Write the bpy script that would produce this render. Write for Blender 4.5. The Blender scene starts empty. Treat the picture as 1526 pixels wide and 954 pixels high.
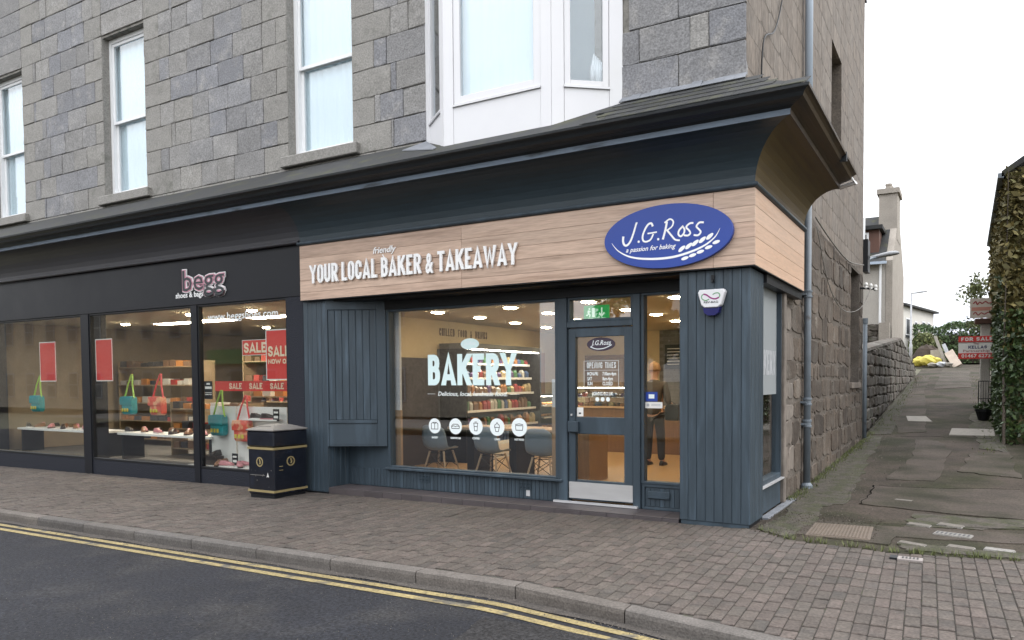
import bpy, bmesh, math, random
from mathutils import Vector, Matrix
random.seed(7)
R = math.radians
scn = bpy.context.scene
COL = scn.collection

# ------------------------------------------------------------------ camera
CAM = Vector((1.984, -7.462, 1.6))
def make_camera():
    yaw, pitch, roll = -0.4775, -0.0337, -0.0045
    f = Vector((math.sin(yaw)*math.cos(pitch), math.cos(yaw)*math.cos(pitch), math.sin(pitch)))
    rt = Vector((math.cos(yaw), -math.sin(yaw), 0)); up = rt.cross(f)
    c, s = math.cos(roll), math.sin(roll)
    r2, u2 = c*rt + s*up, -s*rt + c*up
    cd = bpy.data.cameras.new('camera'); co = bpy.data.objects.new('camera', cd); COL.objects.link(co)
    m = Matrix((r2, u2, -f)).transposed().to_4x4(); m.translation = CAM
    co.matrix_world = m
    cd.sensor_width = 36; cd.sensor_fit = 'HORIZONTAL'
    cd.lens = 1059.68/1526*36
    cd.shift_x = -(890-763)/1526; cd.shift_y = (603-477)/1526
    cd.clip_start = .05; cd.clip_end = 2000
    scn.camera = co
make_camera()

# ------------------------------------------------------------------ sky, sun, exposure
SUN_EL, SUN_AZ = R(42), R(72)          # azimuth from +Y towards +X
w = bpy.data.worlds.new('World'); scn.world = w; w.use_nodes = True
nt = w.node_tree; nt.nodes.clear()
sky = nt.nodes.new('ShaderNodeTexSky'); sky.sky_type = 'NISHITA'; sky.sun_disc = False
sky.sun_elevation = SUN_EL; sky.sun_rotation = SUN_AZ; sky.air_density = 1.2; sky.dust_density = 3.5; sky.ozone_density = 1
tc = nt.nodes.new('ShaderNodeTexCoord')
mp = nt.nodes.new('ShaderNodeMapping'); mp.inputs['Scale'].default_value = (1.6, 1.6, 4.5)
no = nt.nodes.new('ShaderNodeTexNoise'); no.inputs['Scale'].default_value = 1.7; no.inputs['Detail'].default_value = 5
rp = nt.nodes.new('ShaderNodeValToRGB')
rp.color_ramp.elements[0].position = .3; rp.color_ramp.elements[0].color = (13.6, 14.0, 14.7, 1)
rp.color_ramp.elements[1].position = .7; rp.color_ramp.elements[1].color = (18.5, 18.6, 18.9, 1)
mx = nt.nodes.new('ShaderNodeMixRGB'); mx.inputs[0].default_value = .88
bg = nt.nodes.new('ShaderNodeBackground'); bg.inputs[1].default_value = .120
ow = nt.nodes.new('ShaderNodeOutputWorld')
L = nt.links.new
sx_ = nt.nodes.new('ShaderNodeSeparateXYZ'); gr = nt.nodes.new('ShaderNodeMapRange'); ml = nt.nodes.new('ShaderNodeVectorMath'); ml.operation = 'SCALE'   # overcast: brighter overhead
gr.inputs[3].default_value = .62; gr.inputs[4].default_value = 1.85
L(tc.outputs['Generated'], sx_.inputs[0]); L(sx_.outputs['Z'], gr.inputs[0]); L(gr.outputs[0], ml.inputs['Scale']); L(mx.outputs[0], ml.inputs[0]); L(ml.outputs[0], bg.inputs[0])
L(tc.outputs['Generated'], mp.inputs[0]); L(mp.outputs[0], no.inputs[0]); L(no.outputs[0], rp.inputs[0])
L(sky.outputs[0], mx.inputs[1]); L(rp.outputs[0], mx.inputs[2]); L(bg.outputs[0], ow.inputs[0])

sd = bpy.data.lights.new('sun', 'SUN'); sd.energy = .7; sd.angle = R(18); sd.color = (1, .95, .88)
so = bpy.data.objects.new('sun', sd); COL.objects.link(so)
sv = Vector((math.sin(SUN_AZ)*math.cos(SUN_EL), math.cos(SUN_AZ)*math.cos(SUN_EL), math.sin(SUN_EL)))
so.rotation_euler = (-sv).to_track_quat('-Z', 'Y').to_euler(); so.location = (30, 10, 40)
vs = scn.view_settings; vs.view_transform = 'Standard'; vs.look = 'None'; vs.exposure = 0.30; vs.gamma = 1; vs.use_curve_mapping = False
scn.cycles.max_bounces = 8; scn.cycles.transparent_max_bounces = 16; scn.cycles.sample_clamp_indirect = 6
scn.cycles.caustics_reflective = False; scn.cycles.caustics_refractive = False

# ------------------------------------------------------------------ materials
def lin(h):
    h = h.lstrip('#'); o = []
    for i in (0, 2, 4):
        v = int(h[i:i+2], 16)/255; o.append(v/12.92 if v <= .04045 else ((v+.055)/1.055)**2.4)
    return tuple(o)
MATS = {}
def mat(name, base, rough=.6, var=.18, scale=4, stretch=(1,1,1), col2=None, c2amt=(.45,.7), bump=0, bscale=60, piece=0, metal=0, spec=.5,
        grain=0, gscale=120, emit=0, hue=None, blotch=0):
    """piece = brightness spread between single pieces; hue = second base colour that pieces drift to; col2 = a second colour in noise patches"""
    m = bpy.data.materials.new(name); m.use_nodes = True; n = m.node_tree; N = n.nodes.new; K = n.links.new
    b = n.nodes['Principled BSDF']
    tc = N('ShaderNodeTexCoord'); mp = N('ShaderNodeMapping'); mp.inputs['Scale'].default_value = stretch
    K(tc.outputs['Object'], mp.inputs['Vector'])
    oi = N('ShaderNodeObjectInfo'); geo = N('ShaderNodeNewGeometry')
    rnd = N('ShaderNodeMath'); rnd.operation = 'ADD'; K(oi.outputs['Random'], rnd.inputs[0]); K(geo.outputs['Random Per Island'], rnd.inputs[1])
    fr = N('ShaderNodeMath'); fr.operation = 'FRACT'; K(rnd.outputs[0], fr.inputs[0])
    if piece or hue:
        sc = N('ShaderNodeVectorMath'); sc.operation = 'SCALE'; sc.inputs[0].default_value = (37, 71, 53); K(fr.outputs[0], sc.inputs['Scale'])
        K(sc.outputs[0], mp.inputs['Location'])
    no = N('ShaderNodeTexNoise'); no.inputs['Scale'].default_value = scale; no.inputs['Detail'].default_value = 7; no.inputs['Roughness'].default_value = .62
    K(mp.outputs[0], no.inputs['Vector'])
    cur = None
    if hue:
        h = N('ShaderNodeMixRGB'); h.inputs[1].default_value = (*base, 1); h.inputs[2].default_value = (*hue, 1)
        wn = N('ShaderNodeMath'); wn.operation = 'MULTIPLY'; wn.inputs[1].default_value = 7.31; K(fr.outputs[0], wn.inputs[0])
        w2 = N('ShaderNodeMath'); w2.operation = 'FRACT'; K(wn.outputs[0], w2.inputs[0]); K(w2.outputs[0], h.inputs[0]); cur = h.outputs[0]
    else:
        c = N('ShaderNodeRGB'); c.outputs[0].default_value = (*base, 1); cur = c.outputs[0]
    if col2:
        mr = N('ShaderNodeMapRange'); mr.inputs[1].default_value = c2amt[0]; mr.inputs[2].default_value = c2amt[1]
        n2 = N('ShaderNodeTexNoise'); n2.inputs['Scale'].default_value = scale*.55; n2.inputs['Detail'].default_value = 8
        K(mp.outputs[0], n2.inputs['Vector']); K(n2.outputs[0], mr.inputs[0])
        m2 = N('ShaderNodeMixRGB'); m2.inputs[2].default_value = (*col2, 1); K(mr.outputs[0], m2.inputs[0]); K(cur, m2.inputs[1]); cur = m2.outputs[0]
    def gain(fac_out, lo, hi, f0=0, f1=1):
        nonlocal cur
        r = N('ShaderNodeMapRange'); r.inputs[1].default_value = f0; r.inputs[2].default_value = f1; r.inputs[3].default_value = lo; r.inputs[4].default_value = hi
        K(fac_out, r.inputs[0])
        v = N('ShaderNodeVectorMath'); v.operation = 'SCALE'; K(cur, v.inputs[0]); K(r.outputs[0], v.inputs['Scale']); cur = v.outputs[0]
    if var: gain(no.outputs[0], 1-2.2*var, 1+2.2*var)
    if piece: gain(fr.outputs[0], 1-piece, 1+piece)
    if blotch:
        n4 = N('ShaderNodeTexNoise'); n4.inputs['Scale'].default_value = .55; n4.inputs['Detail'].default_value = 4; K(tc.outputs['Object'], n4.inputs['Vector'])
        gain(n4.outputs[0], 1-2*blotch, 1+2*blotch)
    if grain:
        n3 = N('ShaderNodeTexNoise'); n3.inputs['Scale'].default_value = gscale; n3.inputs['Detail'].default_value = 2; K(mp.outputs[0], n3.inputs['Vector'])
        gain(n3.outputs[0], 1-2*grain, 1+2*grain, .30, .70)
    K(cur, b.inputs['Base Color'])
    b.inputs['Metallic'].default_value = metal; b.inputs['Specular IOR Level'].default_value = spec
    rr = N('ShaderNodeMapRange'); rr.inputs[3].default_value = max(0, rough-.12); rr.inputs[4].default_value = min(1, rough+.12)
    K(no.outputs[0], rr.inputs[0]); K(rr.outputs[0], b.inputs['Roughness'])
    if bump:
        bn = N('ShaderNodeTexNoise'); bn.inputs['Scale'].default_value = bscale; bn.inputs['Detail'].default_value = 4; K(mp.outputs[0], bn.inputs['Vector'])
        bp = N('ShaderNodeBump'); bp.inputs['Strength'].default_value = min(1, bump); bp.inputs['Distance'].default_value = .012; K(bn.outputs[0], bp.inputs['Height']); K(bp.outputs[0], b.inputs['Normal'])
    if emit:
        b.inputs['Emission Color'].default_value = (*base, 1); b.inputs['Emission Strength'].default_value = emit
    MATS[name] = m
    return m
def glass_mat(name, tint=(.93,.95,.94), f0=.06, rough=0.0, gain=1.0):
    m = bpy.data.materials.new(name); m.use_nodes = True; n = m.node_tree; n.nodes.clear(); N = n.nodes.new; K = n.links.new
    o = N('ShaderNodeOutputMaterial'); t = N('ShaderNodeBsdfTransparent'); t.inputs[0].default_value = (*tint, 1)
    g = N('ShaderNodeBsdfGlossy'); g.inputs['Roughness'].default_value = rough; g.inputs[0].default_value = (1,1,1,1)
    lw = N('ShaderNodeFresnel'); ge = N('ShaderNodeNewGeometry')     # a thin pane: the same reflectance from either side
    io = N('ShaderNodeMapRange'); io.inputs[3].default_value = 1.5; io.inputs[4].default_value = 1/1.5; K(ge.outputs['Backfacing'], io.inputs[0]); K(io.outputs[0], lw.inputs[0])
    a = N('ShaderNodeMath'); a.operation = 'MULTIPLY_ADD'; a.inputs[1].default_value = gain; a.inputs[2].default_value = f0-.04; a.use_clamp = True
    K(lw.outputs[0], a.inputs[0])
    x = N('ShaderNodeMixShader'); K(a.outputs[0], x.inputs[0]); K(t.outputs[0], x.inputs[1]); K(g.outputs[0], x.inputs[2]); K(x.outputs[0], o.inputs[0])
    return m
def emit_mat(name, col, s):
    m = bpy.data.materials.new(name); m.use_nodes = True; b = m.node_tree.nodes['Principled BSDF']
    b.inputs['Base Color'].default_value = (*col, 1); b.inputs['Emission Color'].default_value = (*col, 1); b.inputs['Emission Strength'].default_value = s
    return m

PAINT = mat('slate_blue_paint', (.036,.052,.067), .45, spec=.4, var=.07, scale=2.5, stretch=(3,3,.6), bump=.12, bscale=25, col2=(.06,.088,.115), c2amt=(.5,.75), blotch=.05)
PAINTB = mat('slate_blue_boards', (.036,.052,.067), .45, spec=.4, var=.15, scale=6, stretch=(4,4,.35), bump=.3, bscale=18, piece=.10, col2=(.062,.09,.118), c2amt=(.52,.75))
COVE = mat('cove_paint', (.024,.040,.052), .42, var=.16, scale=6, stretch=(.5,.5,6), bump=.15, bscale=20, blotch=.12)
COVEG = mat('grey_cove_paint', (.044,.044,.052), .42, var=.14, scale=6, stretch=(.5,.5,6), bump=.15, bscale=20, blotch=.1)
LIP = mat('worn_pale_lip', (.17,.22,.29), .5, var=.14, scale=5, stretch=(.6,.6,3), bump=.3, bscale=30, col2=(.06,.075,.09), c2amt=(.60,.72))
GUT = mat('black_gutter', (.016,.019,.022), .42, spec=.35, var=.15, scale=5, stretch=(.5,.5,3), bump=.2, bscale=25)
BLACK = mat('black_satin', (.008,.009,.011), .45, var=.1, spec=.3)
NAVY = mat('rough_navy_render', (.012,.014,.022), .7, spec=.3, var=.2, scale=30, bump=.9, bscale=55)
BEGGF = mat('black_fascia', (.009,.010,.014), .45, var=.1, scale=1.5, spec=.25)
WOOD = mat('pink_oak_plank', (.53,.390,.300), .5, var=.09, scale=3.2, stretch=(.5,9,9), piece=.09, hue=(.50,.352,.268), grain=.07, gscale=10, col2=(.30,.200,.142), c2amt=(.50,.76), bump=.08, bscale=16)
WOODS = mat('pink_oak_plank_side', (.56,.40,.30), .5, var=.09, scale=3.2, stretch=(9,.55,9), piece=.05, hue=(.54,.36,.25), grain=.04, gscale=14, col2=(.48,.31,.21), c2amt=(.56,.78))
WOODI = mat('pale_oak_veneer', (.42,.27,.15), .5, var=.12, scale=4, stretch=(8,8,.6))
WOODD = mat('brown_veneer', (.16,.085,.042), .45, var=.15, scale=4, stretch=(8,8,.6))
LEGW = mat('beech_leg', (.50,.36,.22), .5, var=.1, scale=8)
WHITE = mat('white_pvc', (.68,.68,.70), .35, var=.03, scale=1.5, col2=(.66,.66,.64), c2amt=(.60,.85))
WHITES = mat('white_paint_wood', (.78,.79,.80), .4, var=.04, scale=3)
LETTER = mat('white_letter', (.88,.88,.88), .35, var=.02)
MINT = mat('mint_vinyl', (.70,.86,.86), .5, var=.02)
FROST = mat('frost_white_vinyl', (.80,.86,.87), .5, var=.02)
INKD = mat('dark_ink', (.03,.035,.04), .5, var=.05)
BLUE = mat('royal_blue_sign', (.016,.052,.30), .35, var=.05, scale=1.5)
BLUED = mat('dark_blue_lens', (.012,.012,.10), .18, var=.05)
GRAN = mat('grey_granite', (.185,.187,.202), .75, var=.12, scale=9, piece=.12, hue=(.232,.222,.206), grain=.15, gscale=42, bump=.5, bscale=55, col2=(.29,.28,.27), c2amt=(.52,.8))
GRANQ = mat('pale_granite_dressing', (.235,.225,.208), .75, var=.12, scale=7, piece=.07, grain=.12, gscale=45, bump=.4, bscale=50, col2=(.13,.13,.11), c2amt=(.58,.8))
MORTAR = mat('grey_mortar', (.215,.205,.185), .9, var=.2, scale=12, bump=.5, bscale=60, col2=(.08,.08,.07), c2amt=(.5,.7))
RUB = mat('brown_rubble_stone', (.056,.041,.030), .9, var=.28, scale=4, piece=.30, hue=(.094,.073,.056), grain=.13, gscale=28, bump=1, bscale=16, col2=(.115,.098,.081), c2amt=(.50,.68), blotch=.2)
RUBU = mat('harled_stone', (.155,.129,.107), .92, var=.32, scale=2.2, stretch=(1,1,.5), piece=.035, hue=(.168,.146,.126), grain=.10, gscale=16, bump=.8, bscale=18, col2=(.15,.125,.105), c2amt=(.5,.75))
RUBM = mat('smeared_lime_mortar', (.112,.095,.080), .92, var=.28, scale=4, grain=.10, gscale=30, bump=.8, bscale=25, col2=(.085,.07,.055), c2amt=(.48,.7))
RETM = mat('mossy_rubble', (.085,.068,.056), .9, var=.2, scale=6, piece=.25, hue=(.125,.115,.10), grain=.12, gscale=40, bump=.8, bscale=25, col2=(.05,.06,.028), c2amt=(.55,.75))
SLATE = mat('wet_slate', (.034,.035,.036), .7, var=.25, scale=6, piece=.2, bump=.4, bscale=30, col2=(.055,.056,.032), c2amt=(.52,.72), spec=.25)
FLASH = mat('dull_lead_flashing', (.17,.18,.20), .6, var=.25, scale=6, bump=.3, bscale=20)
LEAD = mat('pale_lead_flashing', (.36,.37,.39), .6, var=.2, scale=6, bump=.3, bscale=20)
PAVER = mat('grey_block_paver', (.086,.074,.064), .88, spec=.3, var=.20, scale=6, piece=.13, hue=(.096,.078,.069), grain=.13, gscale=45, bump=.7, bscale=70, col2=(.064,.058,.053), c2amt=(.50,.75), blotch=.2)
JOINT = mat('paver_joint_sand', (.050,.045,.039), .95, var=.25, scale=20, bump=.5, bscale=80, col2=(.06,.07,.03), c2amt=(.55,.7))
KERB = mat('granite_kerb', (.098,.091,.086), .88, spec=.3, blotch=.2, var=.2, scale=6, piece=.12, hue=(.13,.115,.103), grain=.12, gscale=60, bump=.5, bscale=60)
ASPH = mat('dark_asphalt', (.020,.021,.026), .88, var=.16, scale=3, grain=.26, gscale=42, bump=.9, bscale=130, col2=(.038,.037,.038), c2amt=(.5,.75), blotch=.12, spec=.25)
GUTTERD = mat('gutter_dirt', (.060,.052,.046), .95, var=.25, scale=10, grain=.18, gscale=60, bump=.6, bscale=90)
YEL = mat('yellow_road_paint', (.245,.195,.090), .85, var=.22, scale=7, grain=.16, gscale=40, bump=.5, bscale=90, col2=(.10,.09,.07), c2amt=(.56,.66), blotch=.12)
CRACK = mat('deep_crack', (.012,.011,.010), 1, var=.1, spec=0)
GRIT = mat('brown_grit', (.10,.088,.075), .9, var=.2, piece=.4)
LANE = mat('worn_lane_tarmac', (.054,.043,.034), .95, var=.34, scale=1.5, grain=.17, gscale=32, bump=1, bscale=45, col2=(.026,.026,.013), c2amt=(.44,.60), blotch=.25, spec=.25)
LANEC = mat('lane_concrete', (.068,.056,.046), .95, var=.32, scale=1.8, spec=.25, grain=.14, gscale=38, bump=.8, bscale=50, col2=(.034,.032,.020), c2amt=(.44,.64), blotch=.2)
MOSS = mat('moss_grit', (.038,.039,.017), .98, var=.35, scale=8, grain=.18, gscale=35, bump=1, bscale=50, col2=(.062,.053,.042), c2amt=(.42,.58))
COVP = mat('pale_cover', (.135,.122,.104), .85, var=.22, scale=14, grain=.12, gscale=50)
PALEC = mat('pale_concrete_slab', (.26,.24,.21), .9, var=.14, scale=8, grain=.1, gscale=60, bump=.3, bscale=60)
RUST = mat('tan_chequer_plate', (.125,.098,.076), .75, var=.18, scale=8, grain=.12, gscale=60, bump=.3, bscale=50)
IRON = mat('cast_iron_cover', (.20,.19,.175), .7, var=.2, scale=10, grain=.12, gscale=60)
TILE = mat('plum_step_tile', (.060,.050,.052), .55, var=.18, scale=6, piece=.12, bump=.2, bscale=40)
STEEL = mat('brushed_steel', (.62,.62,.62), .42, var=.06, scale=3, stretch=(1,1,10), metal=.75)
ALU = mat('pale_metal_strip', (.55,.55,.56), .4, var=.08, metal=.4)
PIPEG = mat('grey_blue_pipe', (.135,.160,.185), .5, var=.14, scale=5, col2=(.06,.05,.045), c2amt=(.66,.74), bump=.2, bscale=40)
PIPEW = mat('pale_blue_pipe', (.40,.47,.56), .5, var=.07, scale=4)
BINB = mat('glossy_black_bin', (.008,.010,.016), .22, var=.2, scale=6, bump=.06, bscale=20, col2=(.018,.024,.045), c2amt=(.55,.8))
BINT = mat('dusty_bin_lid', (.16,.15,.14), .6, var=.2, scale=6)
GOLD = mat('dull_gold_band', (.34,.27,.13), .45, var=.12, metal=.3)
RED = mat('sale_red', (.62,.035,.03), .5, var=.04, scale=2)
REDD = mat('deep_red', (.25,.02,.022), .5, var=.06)
CARDW = mat('white_card', (.74,.73,.70), .6, var=.03)
CREAM = mat('cream_wall', (.55,.44,.27), .8, var=.04, scale=2)
CEIL = mat('shop_ceiling_paint', (.52,.46,.34), .85, var=.03)
FLOORI = mat('honey_vinyl_floor', (.36,.215,.095), .4, var=.1, scale=3, stretch=(6,1,1))
DARKW = mat('dark_panel', (.035,.025,.022), .5, var=.2)
GREYT = mat('grey_wall_tile', (.105,.092,.080), .5, var=.18, scale=5, piece=.12)
CHAIR = mat('slate_grey_plastic', (.25,.32,.37), .4, var=.04, scale=2)
LAMPON = emit_mat('lit_downlight', (1, .82, .54), 95)
COVE_REFL = mat('varnished_cove', (.105,.076,.036), .5, spec=.25, var=.2, scale=5, stretch=(6,.4,6), col2=(.08,.058,.034), c2amt=(.45,.7), bump=.15, bscale=14, blotch=.15)  # warm reflection on the side cove's gloss paint, put into its colour
GUT_REFL = mat('brown_gutter', (.070,.050,.032), .5, spec=.3, var=.2, scale=5, stretch=(3,.5,3), col2=(.04,.032,.026), c2amt=(.5,.7))  # same reflected warmth painted into the side gutter, lip and bed moulding
LAMPB = emit_mat('lit_panel', (1, .90, .74), 40)
GREENS = emit_mat('lit_green_exit', (.03, .45, .11), .55)
EXITW = emit_mat('lit_white_pictogram', (.7, .95, .75), .75)
GLASS = glass_mat('shop_glass', (.93,.94,.93), .05, gain=.85)
GLASSB = glass_mat('bakery_glass', (.89,.90,.90), .12, gain=1.0)
GLASSU = glass_mat('upper_glass', (.94,.97,.985), .08, gain=1.0)
GLASSD = glass_mat('case_glass', (.9,.92,.92), .05)
BLIND = mat('pale_blind', (.74,.84,.88), .8, var=.03, scale=1)
TREEG = mat('yellow_green_leaf', (.115,.125,.040), .7, var=.3, scale=2, piece=.35, hue=(.075,.095,.03))
IVY = mat('ivy_leaf', (.028,.055,.018), .5, var=.3, scale=2, piece=.45, hue=(.055,.085,.022))
HEDGE = mat('hedge_leaf', (.055,.100,.030), .6, var=.3, scale=1.5, piece=.4, hue=(.070,.105,.038))
OCHRE = mat('ochre_creeper_leaf', (.17,.135,.045), .7, var=.3, scale=2, piece=.4, hue=(.10,.095,.035))
BARK = mat('bark', (.075,.06,.047), .9, var=.25, scale=8, bump=.6, bscale=30)
HARL = mat('grey_harl', (.40,.375,.34), .92, var=.08, scale=2, grain=.1, gscale=40, bump=.5, bscale=50)
HARLB = mat('beige_harl', (.30,.27,.235), .92, var=.14, scale=2, grain=.1, gscale=40, bump=.5, bscale=50)
SHEDR = mat('grey_sheet_roof', (.34,.355,.40), .6, var=.06, scale=1)
BROWN = mat('brown_stain_timber', (.10,.045,.03), .6, var=.15)
YSACK = mat('yellow_sack', (.50,.42,.07), .6, var=.2, scale=4, bump=.4, bscale=12)
EARTH = mat('ground_earth', (.09,.085,.055), .95, var=.25, scale=1.5, grain=.15, gscale=20)
GREENF = mat('green_fascia', (.04,.16,.055), .5, var=.05)
SOIL = mat('brown_heap', (.052,.038,.028), .95, var=.3, scale=6, bump=1, bscale=15)

# ------------------------------------------------------------------ mesh helpers
class MB:
    """collects faces in world metres; build() links them as ONE mesh object"""
    def __init__(s, T=None): s.v = []; s.f = []; s.T = T
    def add(s, vs, fs):
        k = len(s.v)
        for p in vs: s.v.append(tuple(s.T(*p)) if s.T else tuple(p))
        s.f += [tuple(i+k for i in f) for f in fs]
        return s
    def box(s, x0, x1, y0, y1, z0, z1):
        return s.add([(x0,y0,z0),(x1,y0,z0),(x1,y1,z0),(x0,y1,z0),(x0,y0,z1),(x1,y0,z1),(x1,y1,z1),(x0,y1,z1)],
                     [(0,3,2,1),(4,5,6,7),(0,1,5,4),(1,2,6,5),(2,3,7,6),(3,0,4,7)])
    def prism(s, pts, ax, a, b):
        n = len(pts)
        P = {'x': lambda p, t: (t, p[0], p[1]), 'y': lambda p, t: (p[0], t, p[1]), 'z': lambda p, t: (p[0], p[1], t)}[ax]
        vs = [P(p, a) for p in pts] + [P(p, b) for p in pts]
        return s.add(vs, [tuple(range(n)), tuple(range(2*n-1, n-1, -1))] + [(i, (i+1) % n, n+(i+1) % n, n+i) for i in range(n)])
    def rings(s, rings, cap=True, closed=True):
        n = len(rings[0]); vs = [p for r in rings for p in r]; fs = []
        for i in range(len(rings)-1):
            for j in range(n if closed else n-1):
                fs.append((i*n+j, i*n+(j+1) % n, (i+1)*n+(j+1) % n, (i+1)*n+j))
        if cap: fs += [tuple(range(n-1, -1, -1)), tuple(range((len(rings)-1)*n, len(rings)*n))]
        return s.add(vs, fs)
    def tube(s, pts, r, n=8, cap=True):
        pts = [Vector(p) for p in pts]; rs = r if isinstance(r, (list, tuple)) else [r]*len(pts); rg = []; prev = None
        for i, p in enumerate(pts):
            d = (pts[min(i+1, len(pts)-1)] - pts[max(i-1, 0)]).normalized()
            if prev is None:
                a = Vector((0,0,1)) if abs(d.z) < .9 else Vector((1,0,0)); prev = d.cross(a).normalized()
            u = (prev - d*prev.dot(d)).normalized(); v = d.cross(u); prev = u
            rg.append([tuple(p + (u*math.cos(2*math.pi*k/n) + v*math.sin(2*math.pi*k/n))*rs[i]) for k in range(n)])
        return s.rings(rg, cap)
    def lathe(s, prof, c, n=16, ax='z'):
        rg = []
        for r, h in prof:
            ring = []
            for k in range(n):
                a = 2*math.pi*k/n; q = (r*math.cos(a), r*math.sin(a), h)
                q = {'z': q, 'y': (q[0], q[2], q[1]), 'x': (q[2], q[0], q[1])}[ax]
                ring.append((c[0]+q[0], c[1]+q[1], c[2]+q[2]))
            rg.append(ring)
        return s.rings(rg)
    def ell(s, c, r, n=10, m=6, jit=0):
        rg = []
        for i in range(1, m):
            t = math.pi*i/m
            rg.append([(c[0]+r[0]*math.sin(t)*math.cos(2*math.pi*k/n)*(1+random.uniform(-jit,jit)), c[1]+r[1]*math.sin(t)*math.sin(2*math.pi*k/n)*(1+random.uniform(-jit,jit)), c[2]+r[2]*math.cos(t)*(1+random.uniform(-jit,jit))) for k in range(n)])
        return s.rings(rg)
    def frame(s, x0, x1, z0, z1, y0, y1, t, tb=None, tt=None):
        tb = t if tb is None else tb; tt = t if tt is None else tt
        s.box(x0, x0+t, y0, y1, z0, z1); s.box(x1-t, x1, y0, y1, z0, z1)
        s.box(x0+t, x1-t, y0, y1, z0, z0+tb); s.box(x0+t, x1-t, y0, y1, z1-tt, z1)
        return s
    def build(s, name, m, parent=None, smooth=False, bevel=0, kind=None, label=None, T=None):
        me = bpy.data.meshes.new(name)
        me.from_pydata(s.v, [], s.f)
        bm = bmesh.new(); bm.from_mesh(me)
        if bevel:
            bmesh.ops.remove_doubles(bm, verts=bm.verts, dist=1e-6)
            bmesh.ops.bevel(bm, geom=[e for e in bm.edges if len(e.link_faces) == 2 and e.calc_face_angle(0) > .5], offset=bevel, segments=1, affect='EDGES', clamp_overlap=True)
        bmesh.ops.recalc_face_normals(bm, faces=bm.faces); bm.to_mesh(me); bm.free()
        me.materials.append(m)
        if smooth:
            me.polygons.foreach_set('use_smooth', [True]*len(me.polygons))
        return link(name, me, parent, kind, label)
def link(name, data, parent=None, kind=None, label=None):
    o = bpy.data.objects.new(name, data); COL.objects.link(o)
    if parent is not None: adopt(o, parent)
    if kind: o['kind'] = kind
    if label: o['label'] = label
    return o
ORIG = {}
def adopt(o, parent):
    o.parent = parent; o.matrix_parent_inverse = Matrix.Translation(-ORIG.get(parent.name, Vector((0,0,0))))
def thing(name, label, cat, loc=(0,0,0), group=None):
    o = bpy.data.objects.new(name, None); COL.objects.link(o); o.location = loc; o.empty_display_size = .2
    ORIG[o.name] = Vector(loc); tag(o, label, cat, group)
    return o
def tag(o, label, cat, group=None):
    o['label'] = label; o['category'] = cat
    if group: o['group'] = group
    return o
def copy_tree(src, loc, rotz=None, label=None):
    c = src.copy(); COL.objects.link(c); c.location = loc
    if rotz is not None: c.rotation_euler = (0, 0, rotz)
    if label: c['label'] = label
    for ch in list(src.children):
        k = ch.copy(); COL.objects.link(k); k.parent = c
        for g in list(ch.children):
            q = g.copy(); COL.objects.link(q); q.parent = k
    return c

def front(ox, oy, oz): return lambda x, y, z: (ox+x, oy-z, oz+y)
def right(ox, oy, oz): return lambda x, y, z: (ox+z, oy+x, oz+y)
def flat(ox, oy, oz): return lambda x, y, z: (ox+x, oy+y, oz+z)

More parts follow.
